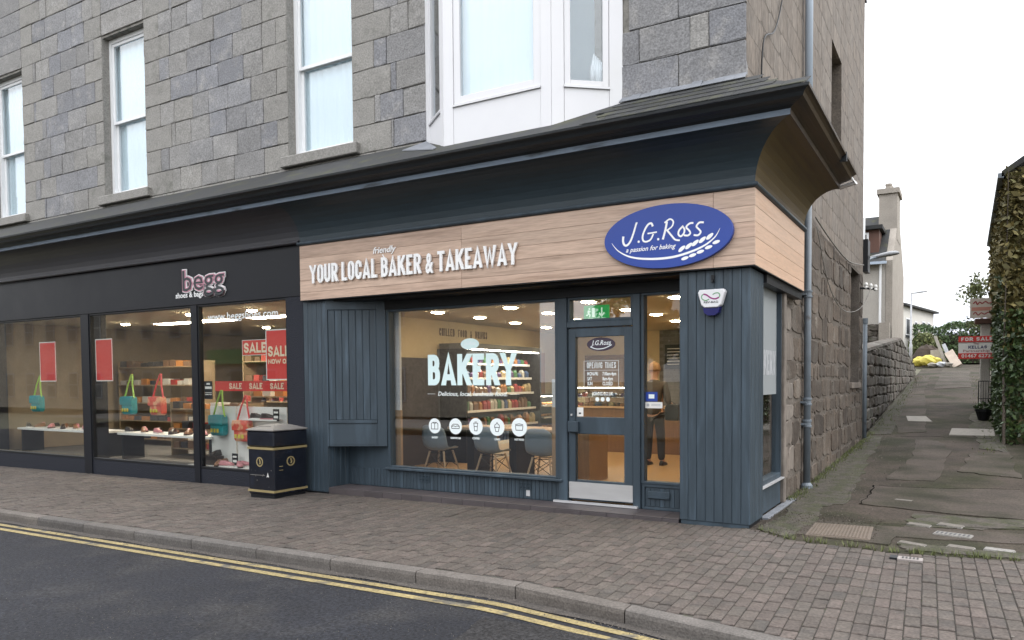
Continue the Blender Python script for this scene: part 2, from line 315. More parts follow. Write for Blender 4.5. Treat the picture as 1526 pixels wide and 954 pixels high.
# ------------------------------------------------------------------ lettering
def arc(cx, cy, rx, ry, a0, a1, n=6):
    return [(cx+rx*math.cos(R(a0+(a1-a0)*i/n)), cy+ry*math.sin(R(a0+(a1-a0)*i/n))) for i in range(n+1)]
def bowl(y0, y1, r=.45, x0=0, x1=1):      # D-like right-hand bowl from (x0,y1) to (x0,y0)
    ry = min(r*.5, (y1-y0)/2)
    return [(x0, y1)] + arc(x1-r, y1-ry, r, ry, 90, 0, 4) + arc(x1-r, y0+ry, r, ry, 0, -90, 4) + [(x0, y0)]
def obox(r=.5):
    ry = .24
    return arc(1-r, 1-ry, r, ry, 90, 0, 4) + arc(1-r, ry, r, ry, 0, -90, 4) + arc(r, ry, r, ry, -90, -180, 4) + arc(r, 1-ry, r, ry, 180, 90, 4)
CAPS = {   # width, strokes on a unit box
 'A': (1.12, [[(0,0),(.5,1),(1,0)], [(.16,.2),(.84,.2)]]),
 'B': (.9, [[(0,0),(0,1)], bowl(.53,1,.42,0,.93), bowl(0,.53,.42)]),
 'C': (.88, [[(1,.66)] + arc(.5,.76,.5,.24,0,180,6) + arc(.5,.24,.5,.24,180,360,6) + [(1,.34)]]),
 'D': (.92, [[(0,0),(0,1)], bowl(0,1,.5)]),
 'E': (.75, [[(1,1),(0,1),(0,0),(1,0)], [(0,.52),(.85,.52)]]),
 'F': (.72, [[(1,1),(0,1),(0,0)], [(0,.5),(.85,.5)]]),
 'G': (.9, [[(1,.68)] + arc(.5,.76,.5,.24,0,180,6) + arc(.5,.24,.5,.24,180,360,6) + [(1,.47),(.6,.47)]]),
 'H': (.92, [[(0,0),(0,1)], [(1,0),(1,1)], [(0,.5),(1,.5)]]),
 'I': (0, [[(.5,0),(.5,1)]]),
 'K': (1.02, [[(0,0),(0,1)], [(.97,1),(.05,.36)], [(.38,.60),(1,0)]]),
 'L': (.7, [[(0,1),(0,0),(1,0)]]),
 'M': (1.25, [[(0,0),(0,1),(.5,.25),(1,1),(1,0)]]),
 'N': (.95, [[(0,0),(0,1),(1,0),(1,1)]]),
 'O': (.92, [obox() + [obox()[0]]]),
 'P': (.88, [[(0,0),(0,1)], bowl(.46,1,.45)]),
 'R': (.9, [[(0,0),(0,1)], bowl(.48,1,.45), [(.5,.48),(1,0)]]),
 'S': (.86, [[(.98,.7)] + arc(.5,.77,.48,.23,0,200,6) + [(.1,.6),(.9,.4)] + arc(.5,.23,.48,.23,20,-180,6) + [(.02,.3)]]),
 'T': (.85, [[(0,1),(1,1)], [(.5,0),(.5,1)]]),
 'U': (.92, [[(0,1),(0,.25)] + arc(.5,.25,.5,.25,180,360,6) + [(1,1)]]),
 'W': (1.75, [[(0,1),(.25,0),(.5,.85),(.75,0),(1,1)]]),
 'Y': (1.08, [[(0,1),(.5,.45),(1,1)], [(.5,.45),(.5,0)]]),
 '&': (.95, [[(1,.0),(.22,.68)] + arc(.45,.8,.25,.19,200,-20,6) + [(.62,.62),(.12,.40)] + arc(.38,.22,.36,.22,150,300,5) + [(1,.42)]]),
}
def ribbon(mb, pts, hw, z0, z1, ext=True, cut0=None, cut1=None):
    """a flat stroke of half width hw along pts (mitred), from z0 to z1"""
    n = len(pts); P = [Vector(p).to_2d() if len(p) > 2 else Vector(p) for p in pts]
    H = hw if isinstance(hw, (list, tuple)) else [hw]*n
    closed = (P[0]-P[-1]).length < 1e-6
    Ls, Rs = [], []
    for i in range(n):
        a = P[i]-P[i-1] if i > 0 else (P[0]-P[-2] if closed else P[1]-P[0])
        b = P[i+1]-P[i] if i < n-1 else (P[1]-P[0] if closed else P[i]-P[i-1])
        if a.length < 1e-9: a = b
        if b.length < 1e-9: b = a
        a = a.normalized(); b = b.normalized(); na = Vector((-a.y, a.x)); nb = Vector((-b.y, b.x)); m = na+nb
        if m.length < .2: m = nb.copy()
        m.normalize(); k = H[i]/max(.55, m.dot(nb))
        p = P[i]
        if ext and not closed and i == 0: p = p - b*0
        Ls.append(p+m*k); Rs.append(p-m*k)
    for c, i, d in ((cut0, 0, P[0]-P[1]), (cut1, n-1, P[-1]-P[-2])):      # ends cut level with the letter's foot or head
        if c is not None and abs(d.y) > 1e-6:
            for S_ in (Ls, Rs): S_[i] = S_[i]+d*((c-S_[i].y)/d.y)
    vs = []
    for z in (z0, z1):
        for l in Ls: vs.append((l.x, l.y, z))
        for r in Rs: vs.append((r.x, r.y, z))
    fs = []
    for i in range(n-1):
        fs.append((2*n+i, 2*n+n+i, 2*n+n+i+1, 2*n+i+1))
        fs.append((i, i+1, n+i+1, n+i))
        fs.append((i, 2*n+i, 2*n+i+1, i+1)); fs.append((n+i, n+i+1, 3*n+i+1, 3*n+i))
    if not closed:
        fs += [(0, n, 3*n, 2*n), (n-1, 3*n-1, 4*n-1, 2*n-1)]
    mb.add(vs, fs)
def caps_width(t, h, cw, th, gap, space):
    x = 0
    for c in t:
        x += space if c == ' ' else CAPS[c][0]*cw + th + gap
    return x - gap
def caps(mb_for, t, h, cw, th, gap, space, depth, x0=0, y0=0):
    """yield (char, MB) per letter, strokes of thickness th; cw = width of the letter box"""
    x = x0; out = []
    for c in t:
        if c == ' ': x += space; continue
        w_, strokes = CAPS[c]; wd = w_*cw; mb = mb_for()
        for k, st in enumerate(strokes):
            ext = th*.5
            pts = [(x + th/2 + px*wd, y0 + th/2 + py*(h-th)) for px, py in st]
            c0_ = c1_ = None
            # let open ends reach the letter box edge
            P = [Vector(p) for p in pts]
            if (P[0]-P[-1]).length > 1e-6:
                d0 = (P[0]-P[1]).normalized(); d1 = (P[-1]-P[-2]).normalized()
                if st[0][1] in (0, 1) and abs(d0.y) > .3: P[0] += d0*(ext/abs(d0.y)); c0_ = y0+h*st[0][1]
                if st[-1][1] in (0, 1) and abs(d1.y) > .3: P[-1] += d1*(ext/abs(d1.y)); c1_ = y0+h*st[-1][1]
                if st[-1][1] in (0, 1) and abs(d1.x) > .9 and st[-1][0] == 1: P[-1] += d1*ext
                if st[0][1] in (0, 1) and abs(d0.x) > .9 and c in 'ET F': P[0] += d0*ext
                if c == 'T' and k == 0: P[-1] += d1*0
            ribbon(mb, [tuple(p) for p in P], th/2, 0, depth + k*.0007, True, c0_, c1_)
        out.append((c, mb)); x += wd + th + gap
    return out, x - gap
def spline(pts, n=6):
    P = [Vector(p) for p in pts]; out = []
    for i in range(len(P)-1):
        a, b, c, d = P[max(i-1,0)], P[i], P[i+1], P[min(i+2, len(P)-1)]
        for k in range(n):
            t = k/n
            out.append(tuple(.5*((2*b)+(c-a)*t+(2*a-5*b+4*c-d)*t*t+(-a+3*b-3*c+d)*t**3)))
    out.append(tuple(P[-1])); return out
def text(name, s, size, m, T, parent=None, depth=.002, bold=0, xs=1, shear=0, align='LEFT', fit=None, spacing=1):
    cu = bpy.data.curves.new(name, 'FONT'); cu.body = s; cu.size = size; cu.extrude = depth/2; cu.offset = bold; cu.shear = shear
    cu.resolution_u = 2; cu.align_x = 'LEFT'; cu.space_character = spacing
    o = bpy.data.objects.new('tmp', cu); COL.objects.link(o)
    dg = bpy.context.evaluated_depsgraph_get(); dg.update()
    me = bpy.data.meshes.new_from_object(o.evaluated_get(dg)); bpy.data.objects.remove(o); bpy.data.curves.remove(cu)
    xsn = [v.co.x for v in me.vertices]
    if xsn:
        x0, x1 = min(xsn), max(xsn); k = xs
        if fit: k = fit/(x1-x0)
        off = {'LEFT': 0, 'CENTER': -(x1-x0)*k/2, 'RIGHT': -(x1-x0)*k}[align]
        for v in me.vertices: v.co = T((v.co.x-x0)*k + off, v.co.y, v.co.z+depth/2)
    me.materials.clear(); me.materials.append(m); me.name = name
    return link(name, me, parent)
# ------------------------------------------------------------------ where a point falls in the picture (only to choose which pieces stay single)
_cm = scn.camera.matrix_world.inverted()
def px(p):
    q = _cm @ Vector(p)
    if q.z > -.05: return (-9999, -9999, 999)
    return (890 + 1059.68*q.x/-q.z, 603 - 1059.68*q.y/-q.z, -q.z)
def seen(p, m=20):
    u, v, d = px(p); return -m < u < 1526+m and -m < v < 954+m

# ------------------------------------------------------------------ ground levels
def lane_z(y):
    return 0 if y < 3 else .2*(y-3)/7 if y < 10 else .2+.077*(y-10) if y < 40 else 2.51
def kerb_y(x): return -2.66 if x < -1.3 else -2.66-.15*(x+1.3)
def pz(x, y):
    z = .009*min(0, x)
    if y < -.3: z -= .06*(-.3-y)/2.35
    return z
def edge_y(x):
    if x < -.02: return .035
    if x < .43: return .06-.80*(x+.02)
    if x < 1.4: return -.30-.11*(x-.43)
    return -.407+.14*(x-1.4)
def sheet(xs, ys, zf):
    mb = MB(); n = len(xs)
    mb.add([(x, y, zf(x, y)) for y in ys for x in xs], [(j*n+i, j*n+i+1, (j+1)*n+i+1, (j+1)*n+i) for j in range(len(ys)-1) for i in range(n-1)])
    return mb
def rng(a, b, n): return [a+(b-a)*i/n for i in range(n+1)]

sheet([-900,-120,-40,-17,-5,3,8,20,60,300,900], [-900,-200,-60,-20,-12,-1,3.2,10,20,30,40,60,120,400,900],
      lambda x, y: (lane_z(y)-.08 if y > 3.1 else -.55)).build('ground', EARTH, kind='structure')
road = sheet(rng(-40, 14, 108), [-11.5,-9,-7,-5.5,-4.6,-4,-3.5,-3.1,-2.8,-2.4], lambda x, y: .009*min(0, x)-.172+(-.03*max(0, (-y-2.7))/6)+(.004*math.sin(3*x)*math.sin(2.1*y))).build('road', ASPH, kind='structure')
def yline(off, w_):
    mb = MB(); n = 120; vs = []
    for i in range(n+1):
        x = -40+(2.0+40)*(i/n)**.55
        yb = kerb_y(x)-off
        for y in (yb, yb-w_): vs.append((x, y, .009*min(0, x)-.172-.03*max(0, -y-2.7)/6+.006))
    mb.add(vs, [(2*i, 2*i+1, 2*i+3, 2*i+2) for i in range(n)])
    return mb.build('yellow_line', YEL, road)
yline(.140, .075); yline(.285, .075)
mb = MB(); vs = []                              # dirty channel against the kerb
for i in range(121):
    x = -30+33*(i/120)**.6
    for y in (kerb_y(x)+.0, kerb_y(x)-.10-.02*math.sin(5*x)): vs.append((x, y, .009*min(0, x)-.172+.0055))
mb.add(vs, [(2*i, 2*i+1, 2*i+3, 2*i+2) for i in range(120)]); mb.build('gutter_channel', GUTTERD, road)
sheet(rng(-40, 14, 20), [-16,-11.5], lambda x, y: -.1).build('far_pavement', KERB, kind='structure')

# pavement with its block pavers and kerb stones
xs = rng(-17, 4.6, 216)
pm = MB(); vs = []; NB = 6
for x in xs:
    a, b = kerb_y(x)+.02, edge_y(x)+.02
    for k in range(NB+1):
        y = a+(b-a)*k/NB; vs.append((x, y, pz(x, y)-.010))
pm.add(vs, [(i*(NB+1)+k, (i+1)*(NB+1)+k, (i+1)*(NB+1)+k+1, i*(NB+1)+k+1) for i in range(len(xs)-1) for k in range(NB)])
pavement = pm.build('pavement', JOINT, kind='structure')
def paver_geo(wd, ln, ch=.005, h=.03):
    a, b = wd/2, ln/2
    v = [(-a,-b,-h),(a,-b,-h),(a,b,-h),(-a,b,-h),(-a,-b,-ch),(a,-b,-ch),(a,b,-ch),(-a,b,-ch),(-a+ch,-b+ch,0),(a-ch,-b+ch,0),(a-ch,b-ch,0),(-a+ch,b-ch,0)]
    f = [(0,1,5,4),(1,2,6,5),(2,3,7,6),(3,0,4,7),(4,5,9,8),(5,6,10,9),(6,7,11,10),(7,4,8,11),(8,9,10,11)]
    return v, f
pav = []
W_, LN = .1045, .205
for i in range(int(21.2/W_)):
    xc = -16.8+i*W_; y = -3.6+random.uniform(0, LN)
    while y < .3:
        x = xc-.043*(y+.1)
        lo = kerb_y(x)+.135; hi = edge_y(x)
        y0, y1 = max(y, lo), min(y+LN, hi)
        if y1-y0 > .05:
            yc = (y0+y1)/2; pav.append((xc-.043*(yc+.1), yc, y1-y0-.006))
        y += LN
def near_key(p): 
    u, v, d = px((p[0], p[1], 0)); return d if seen((p[0], p[1], 0), 0) else 1e3+d
pav.sort(key=near_key)
PM = {}
joined = MB()
for k, (x, y, ln) in enumerate(pav):
    z = pz(x, y)+random.gauss(0, .0016); tx, ty = random.gauss(0, .006), random.gauss(0, .006)
    if k < 300:
        key = round(ln, 2)
        if key not in PM:
            v, f = paver_geo(W_-.006, ln); me = bpy.data.meshes.new('paver'); me.from_pydata(v, [], f); me.materials.append(PAVER); PM[key] = me
        o = link('paver', PM[key], pavement); o.location = (x, y, z); o.rotation_euler = (tx, ty, .043)
    else:
        v, f = paver_geo(W_-.006, ln)
        joined.add([(x+a-.043*b, y+b+.043*a, z+c+tx*b-ty*a) for a, b, c in v], f)
joined.build('pavers_beyond', PAVER, pavement, kind='stuff')
x = 3.4; kjs = [3.3,2.2,1.1]+[-.2-1.06*i for i in range(16)]
for a, b in zip(kjs[1:], kjs[:-1]):
    mb = MB(); q = 4; rings = []
    for i in range(q+1):
        xx = a+.006+(b-a-.012)*i/q; ky = kerb_y(xx); zt = pz(xx, ky)+.001; c = .022
        prof = [(ky+.004,-.14),(ky,-.02-c),(ky+.006,-c*.45),(ky+c*.8,-.002),(ky+.128,0.0),(ky+.130,-.14)]
        rings.append([(xx, py_, zt+pz_) for py_, pz_ in prof])
    mb.rings(rings); mb.build('kerb_stone', KERB, pavement)

# lane up the side of the shop
xs = [-.15,.1,.4,.8,1.2,1.6,2.0,2.4,2.8,3.6,5]; ys = [0]+rng(.4, 10, 16)+rng(11, 42, 31)
mb = MB(); n = len(xs)
vs = []
for j, y in enumerate(ys):
    for x in xs:
        yy = edge_y(x)-.01 if j == 0 else y
        vs.append((x, yy, lane_z(max(0, yy))-.006+.010*math.sin(2.3*x+yy)*math.sin(1.1*yy)))
mb.add(vs, [(j*n+i, j*n+i+1, (j+1)*n+i+1, (j+1)*n+i) for j in range(len(ys)-1) for i in range(n-1)])
lane = mb.build('lane', LANE, kind='structure')
sheet(rng(-14, 16, 6), rng(39, 75, 5), lambda x, y: 2.515).build('yard', LANE, kind='structure')
def patch(name, m, pts, dz=.008, jit=.035, par=lane, kind=None, sub=9):
    P = []
    for i in range(len(pts)):
        a, b = Vector(pts[i]), Vector(pts[(i+1) % len(pts)])
        for k in range(sub):
            q = a.lerp(b, k/sub); P.append((q.x+random.uniform(-jit, jit), q.y+random.uniform(-jit, jit)))
    c = (sum(p[0] for p in P)/len(P), sum(p[1] for p in P)/len(P)); 
    def zz(x, y): return lane_z(max(0, y))-.006+.010*math.sin(2.3*x+y)*math.sin(1.1*y)+dz
    mb = MB(); rg = []
    for t in (1, .75, .5, .25): rg.append([(c[0]+(p[0]-c[0])*t, c[1]+(p[1]-c[1])*t, zz(c[0]+(p[0]-c[0])*t, c[1]+(p[1]-c[1])*t)) for p in P])
    mb.rings(rg, cap=False); mb.add(rg[-1], [tuple(range(len(P)))])
    skirt = [[(x, y, z-.03) for x, y, z in rg[0]], rg[0]]; mb.rings(skirt, cap=False)
    return mb.build(name, m, par, kind=kind)
patch('concrete_patch', LANEC, [(.78,2.2),(2.7,1.75),(2.75,3.0),(2.7,4.05),(.82,3.7)], .014)
patch('concrete_patch', LANEC, [(.42,.0),(1.34,-.12),(1.42,.85),(.42,.78)], .012, .02)
patch('concrete_patch', LANEC, [(1.35,.30),(2.7,.55),(2.75,1.0),(1.4,.95)], .010, .03)
patch('flagstone', LANEC, [(.55,11.2),(1.15,11.5),(.95,16),(.62,22),(.5,29),(.05,29),(.15,20),(.2,14)], .012, .03)
patch('concrete_patch', LANEC, [(.9,4.4),(1.6,4.6),(1.75,8.2),(1.5,10.2),(1.0,10.4),(1.1,7)], .010, .04)
patch('concrete_patch', LANEC, [(1.9,5.6),(2.75,5.2),(2.75,8.6),(2.1,8.2)], .012, .05)
patch('concrete_patch', LANEC, [(.9,23),(2.2,24),(2.2,34),(.9,35)], .012, .05)
patch('moss_strip', MOSS, [(-.12,2.2),(.35,1.6),(.62,2.2),(.5,5),(.35,8),(.25,10.5),(-.12,10.5)], .010, .05, kind='stuff')
patch('moss_strip', MOSS, [(.02,.05),(.42,-.25),(.5,.9),(.4,1.7),(.0,2.1),(.12,.9)], .014, .03, kind='stuff')
patch('moss_strip', MOSS, [(1.4,.05),(1.5,-.28),(2.2,-.22),(2.9,-.12),(2.9,.15),(2.2,.02)], .012, .03, kind='stuff')
patch('moss_strip', MOSS, [(1.42,.98),(2.7,1.2),(2.7,1.75),(1.5,1.85)], .009, .06, kind='stuff')
patch('moss_strip', MOSS, [(-.1,10.8),(.45,11),(.3,15),(.1,24),(-.15,29),(-.15,18)], .012, .05, kind='stuff')
patch('moss_strip', MOSS, [(2.3,9),(2.75,8.5),(2.75,19),(2.3,18),(2.1,13)], .013, .08, kind='stuff')

# ------------------------------------------------------------------ masonry
def stones(parent, name, m, T, rows, skip, jit=.006, prouds=.006, bev=.012, gap=.006, limit=300, depth=.06, irregular=0, mats=None, key=None, far='stones_beyond', nick=.14):
    """rows: [(z0, z1, [u breaks])]; T maps (u, z, out) to world. Each stone its own object up to limit, the rest one joined part."""
    out = []
    for z0, z1, us in rows:
        for a, b in zip(us[:-1], us[1:]):
            for (p, q, r, s) in skip(a, b, z0, z1): out.append((p, q, r, s))
    def rank(t):
        p = T((t[0]+t[1])/2, (t[2]+t[3])/2, 0); u, v, d = px(p)
        if not (-30 < u < 1556 and -30 < v < 984): return 1e6+d
        e = px(T(t[1], t[2], 0)); f = px(T(t[0], t[3], 0)); g0 = px(T(t[0], t[2], 0))
        return -abs((e[0]-g0[0])*(f[1]-g0[1]))
    out.sort(key=rank)
    far_mb = {}
    for k, (a, b, c, d) in enumerate(out):
        g = gap; pr = random.uniform(0, prouds); J = lambda: random.uniform(-irregular, irregular)
        A = [(a+g+J(), c+g+J()), (b-g+J(), c+g+J()), (b-g+J(), d-g+J()), (a+g+J(), d-g+J())]
        if irregular:     # knock the corners about so the stone is not a clean rectangle
            Q = []
            for i in range(4):
                p0, p1 = A[i], A[(i+1) % 4]
                Q += [(p0[0]*(1-nick)+p1[0]*nick, p0[1]*(1-nick)+p1[1]*nick), ((p0[0]+p1[0])/2+J()*.8, (p0[1]+p1[1])/2+J()*.8), (p0[0]*nick+p1[0]*(1-nick), p0[1]*nick+p1[1]*(1-nick))]
            A = Q
        n = len(A); cx = sum(p[0] for p in A)/n; cy = sum(p[1] for p in A)/n
        def ins(p, t):
            dx, dy = p[0]-cx, p[1]-cy; l = math.hypot(dx, dy); s_ = max(0, l-t*1.3)/l if l else 1
            return (cx+dx*s_, cy+dy*s_)
        vs = [T(p[0], p[1], -depth) for p in A]+[T(p[0], p[1], pr) for p in A]
        vs += [T(*ins(p, bev), pr+bev*.7+(random.uniform(-jit, jit) if irregular else 0)) for p in A]
        fs = [(i, (i+1) % n, n+(i+1) % n, n+i) for i in range(n)]+[(n+i, n+(i+1) % n, 2*n+(i+1) % n, 2*n+i) for i in range(n)]+[tuple(range(2*n, 3*n))]
        mm = m if mats is None else mats(a, b, c, d)
        if k < limit:
            MB().add(vs, fs).build(name, mm, parent)
        else:
            far_mb.setdefault(mm.name, (mm, MB()))[1].add(vs, fs)
    for mm, mb in far_mb.values(): mb.build(far, mm, parent, kind='stuff')
def backing(mb, T, U, Z, holes, d0, d1):
    us = sorted(set([U[0], U[1]]+[h[0] for h in holes]+[h[1] for h in holes])); zs = sorted(set([Z[0], Z[1]]+[h[2] for h in holes]+[h[3] for h in holes]))
    us = [u for u in us if U[0] <= u <= U[1]]; zs = [z for z in zs if Z[0] <= z <= Z[1]]
    for i in range(len(us)-1):
        for j in range(len(zs)-1):
            cu, cz = (us[i]+us[i+1])/2, (zs[j]+zs[j+1])/2
            if any(h[0] < cu < h[1] and h[2] < cz < h[3] for h in holes): continue
            a, b, c, d = us[i], us[i+1], zs[j], zs[j+1]
            mb.add([T(a,c,d0),T(b,c,d0),T(b,d,d0),T(a,d,d0),T(a,c,d1),T(b,c,d1),T(b,d,d1),T(a,d,d1)], [(0,3,2,1),(4,5,6,7),(0,1,5,4),(1,2,6,5),(2,3,7,6),(3,0,4,7)])
def cut(a, b, c, d, holes, mn=.12):
    """trim a stone against openings"""
    for h in holes:
        if a < h[1]-1e-4 and b > h[0]+1e-4 and c < h[3]-.02 and d > h[2]+.02:
            if c < h[2]-.12 and d > h[2]: return cut(a, b, c, h[2], holes, mn)
            if d > h[3]+.12 and c < h[3]: return cut(a, b, h[3], d, holes, mn)
            o = []
            if h[0]-a > mn: o += cut(a, h[0], c, d, holes, mn)
            if b-h[1] > mn: o += cut(h[1], b, c, d, holes, mn)
            return o
    return [(a, b, c, d)]

WX, WY = -.15, .2          # side wall face, upper front wall face
bld = thing('stone_building', 'grey granite tenement above the bakery with white sash windows and bay', 'building', (-6, .2, 0))
S1 = (-7.30, -5.95, 5.05, 7.95); S2 = (-12.25, -10.95, 5.05, 7.95); S3 = (-16.4, -15.1, 5.05, 7.95)
BAY = (-4.55, -1.66, 4.3, 8.3)
TF = lambda u, z, o: (u, WY-o, z)
mb = MB(); fholes = [S1, S2, S3, (-4.2,-2.0,4.6,8.2)]
backing(mb, TF, (-19, WX-.02), (4.2, 10.3), fholes, -.4, -.012)
fwall = mb.build('front_wall', MORTAR, bld)
rows = []; z = 4.497
k = 0
while z < 10.2:
    us = [-19]; x = -19+random.uniform(.2, .6)
    while x < WX-.35:
        us.append(x); x += random.choice([.42, .5, .56, .62, .70, .78])
    qa = .78 if k % 2 else .42     # corner stones alternate
    us = [u for u in us if u < WX-qa-.2]+[WX-qa, WX]
    for h in (S1, S2, S3):         # quoins beside the openings
        q = .56 if k % 2 else .25
        us = [u for u in us if not (h[0]-q-.16 < u < h[1]+q+.16)]+[h[0]-q, h[0], h[1], h[1]+q+.18]
    us = sorted(us)
    rows.append((z, z+.388, us)); z += .388; k += 1
def quoin(a, b, c, d):
    for h in (S1, S2, S3):
        if abs(b-h[0]) < .02 or abs(a-h[1]) < .02: return GRANQ
    return GRANQ if c < 4.7 else GRAN
stones(fwall, 'stone_block', GRAN, TF, rows, lambda a, b, c, d: cut(a, b, c, d, [(S1[0],S1[1],S1[2]-.17,S1[3]),(S2[0],S2[1],S2[2]-.17,S2[3]),(S3[0],S3[1],S3[2]-.17,S3[3]),BAY]), limit=300, bev=.008, gap=.004, prouds=.006, irregular=.004, nick=.025, mats=quoin)

def wavy(T, u0, u1, z0, z1):        # a net curtain hung close behind the glass
    n = int((u1-u0)/.025); mb = MB(); vs = []
    for i in range(n+1):
        u = u0+(u1-u0)*i/n; o = .010*math.sin(u*38+.8*math.sin(u*9))+.004*math.sin(u*95)
        for z, k in ((z0, 1.2), ((z0+z1)/2, 1), (z1, .7)): vs.append(T(u, z, o*k))
    mb.add(vs, [(3*i+j, 3*i+3+j, 3*i+4+j, 3*i+1+j) for i in range(n) for j in range(2)])
    return mb
def sash(h, top_meet):
    x0, x1, z0, z1 = h; xm = z0+top_meet
    mb = MB(); d = WY+.12
    mb.box(x0-.02, x0+.005, WY+.003, WY+.39, z0+.002, z1-.002); mb.box(x1-.005, x1+.02, WY+.003, WY+.39, z0+.002, z1-.002)
    reveal = mb.build('reveal', GRANQ, bld)
    mb = MB(); mb.frame(x0+.006, x1-.006, z0+.001, z1, d, d+.14, .075, .04)
    fr = mb.build('sash_window', WHITES, bld, bevel=.004)
    a, b = x0+.075, x1-.075
    mb = MB(); mb.frame(a, b, xm-.03, z1-.075, d+.02, d+.06, .055, .05); mb.build('upper_sash', WHITES, fr, bevel=.004)
    mb = MB(); mb.frame(a, b, z0+.04, xm+.02, d+.065, d+.105, .06, .09, .05); mb.build('lower_sash', WHITES, fr, bevel=.004)
    MB().box(a+.05, b-.05, d+.038, d+.044, xm, z1-.12).build('pane', GLASSU, fr)
    MB().box(a+.05, b-.05, d+.083, d+.089, z0+.12, xm-.02).build('pane', GLASSU, fr)
    wavy(lambda u, z, o: (u, d+.125-o, z), a-.02, b+.02, z0+.01, z1-.01).build('blind', BLIND, fr, smooth=True)
    mb = MB(); mb.box(x0-.11, x1+.14, WY-.09, WY+.14, z0-.165, z0-.004); mb.build('stone_sill', GRANQ, bld, bevel=.012)
for h in (S1, S2, S3): sash(h, 1.38)

# bay window (splayed, white panels)
bay = None
P0, P1, P2, P3 = (-4.594, .2), (-3.88, -.30), (-2.30, -.30), (-1.617, .2)
bm_ = MB(); ZB, ZT = 4.30, 8.25
bm_.prism([P0, P1, P2, P3, (-1.617, .35), (-4.594, .35)], 'z', 8.0, 8.25)
bay = bm_.build('bay_window', WHITE, bld)
def facet(a, b, sill, s0, s1, gl, opens, zb0):
    """one face of the bay between plan points a and b; s0..s1 window along the face (fractions)"""
    A = Vector((a[0], a[1])); B = Vector((b[0], b[1])); d = (B-A); ln = d.length; d.normalize(); nrm = Vector((d.y, -d.x))
    T = lambda u, z, o: (A.x+d.x*u+nrm.x*o, A.y+d.y*u+nrm.y*o, z)
    def bx(mb, u0, u1, z0, z1, o0, o1):
        mb.add([T(u0,z0,o0),T(u1,z0,o0),T(u1,z1,o0),T(u0,z1,o0),T(u0,z0,o1),T(u1,z0,o1),T(u1,z1,o1),T(u0,z1,o1)], [(0,3,2,1),(4,5,6,7),(0,1,5,4),(1,2,6,5),(2,3,7,6),(3,0,4,7)])
    u0, u1 = s0*ln, s1*ln
    mb = MB(); bx(mb, .004, u0-.004, zb0, 8.0, -.08, 0); bx(mb, u1+.004, ln-.004, zb0, 8.0, -.08, 0); mb.build('corner_post', WHITE, bay, bevel=.003)
    mb = MB(); bx(mb, u0, u1, zb0, sill-.012, -.08, -.006); mb.build('apron_panel', WHITE, bay)
    mb = MB(); bx(mb, u0-.01, u1+.01, sill-.010, sill+.012, -.06, .016); mb.build('sill_trim', ALU, bay)
    mb = MB(); f = gl
    bx(mb, u0, u0+f, sill+.014, 7.9, -.07, -.012); bx(mb, u1-f, u1, sill+.014, 7.9, -.07, -.012); bx(mb, u0+f, u1-f, sill+.014, sill+.014+f, -.07, -.012); bx(mb, u0+f, u1-f, 7.9-f, 7.9, -.07, -.012)
    w_ = mb.build('window_frame', WHITE, bay, bevel=.004)
    mb = MB(); bx(mb, u0+f*.7, u1-f*.7, sill+f*.7, 7.85, -.045, -.038); mb.build('pane', GLASSU, bay)
    mb = MB(); wavy(lambda u, z, o: T(u, z, o-.10), u0+.02, u1-.02, sill+.02, 7.95).build('blind', BLIND, bay, smooth=True) if ln > 1 else None
facet(P0, P1, 5.03, .22, .82, .05, 1, ZB); facet(P1, P2, 5.02, .10, .905, .10, 1, ZB); facet(P2, P3, 5.01, .18, .80, .07, 1, ZB)
MB().box(-4.45, -1.75, .62, .64, 4.5, 8.2).build('room_back', BLIND, bay)
# white curtain bunched in the right facet
mb = MB()
for k in range(6):
    x = -2.0+.035*k; mb.tube([(x, .17+.03*math.sin(k*2), 5.12), (x-.02, .18, 5.3), (x-.03*k/3, .2, 5.5-.03*k)], [.035, .03, .012], 6)
mb.build('curtain', WHITES, bay, smooth=True)

# side wall of brown rubble and harl
TS = lambda u, z, o: (WX+o, u, z)
SL1 = (8.15, 9.5, 1.53, 3.95); SL2 = (5.65, 6.75, 5.92, 7.55)
SHOPZ = (0.2, 1.70, -.1, 3.75)
mb = MB(); backing(mb, TS, (WY+.02, 10.1), (-.1, 11.2), [SL1, SL2, SHOPZ], -.35, -.004)
swall = mb.build('side_wall', RUBM, bld)
rows = []; z = .02; k = 0
while z < 11:
    hgt = random.choice([.26, .31, .36, .4]) if z < 4.3 else random.choice([.32, .38])
    us = [WY]; y = WY+random.uniform(.3, .7)
    while y < 9.7:
        us.append(y); y += random.choice([.22,.3,.38,.5,.62,.85])
    us.append(10.1)
    rows.append((z, z+hgt, us)); z += hgt; k += 1
stones(swall, 'rubble_stone', RUB, TS, [r for r in rows if r[0] < 3.9], lambda a, b, c, d: cut(a, b, c, d, [SL1, SL2, SHOPZ, (0, 2.75, 3.3, 4.75)], .1), jit=.003, prouds=.006, bev=.008, gap=.020, irregular=.042, limit=300,
       mats=lambda a, b, c, d: RUBU if (b < 2.7) else RUB)
stones(swall, 'harled_stone', RUBU, lambda u, z, o: (WX+o-.0035, u, z), [r for r in rows if r[0] >= 3.9], lambda a, b, c, d: cut(a, b, c, d, [SL1, SL2, SHOPZ, (0, 2.75, 3.3, 4.75)], .1), jit=.001, prouds=.001, bev=.001, gap=.006, irregular=.008, limit=0, depth=.05, far='harled_stones')
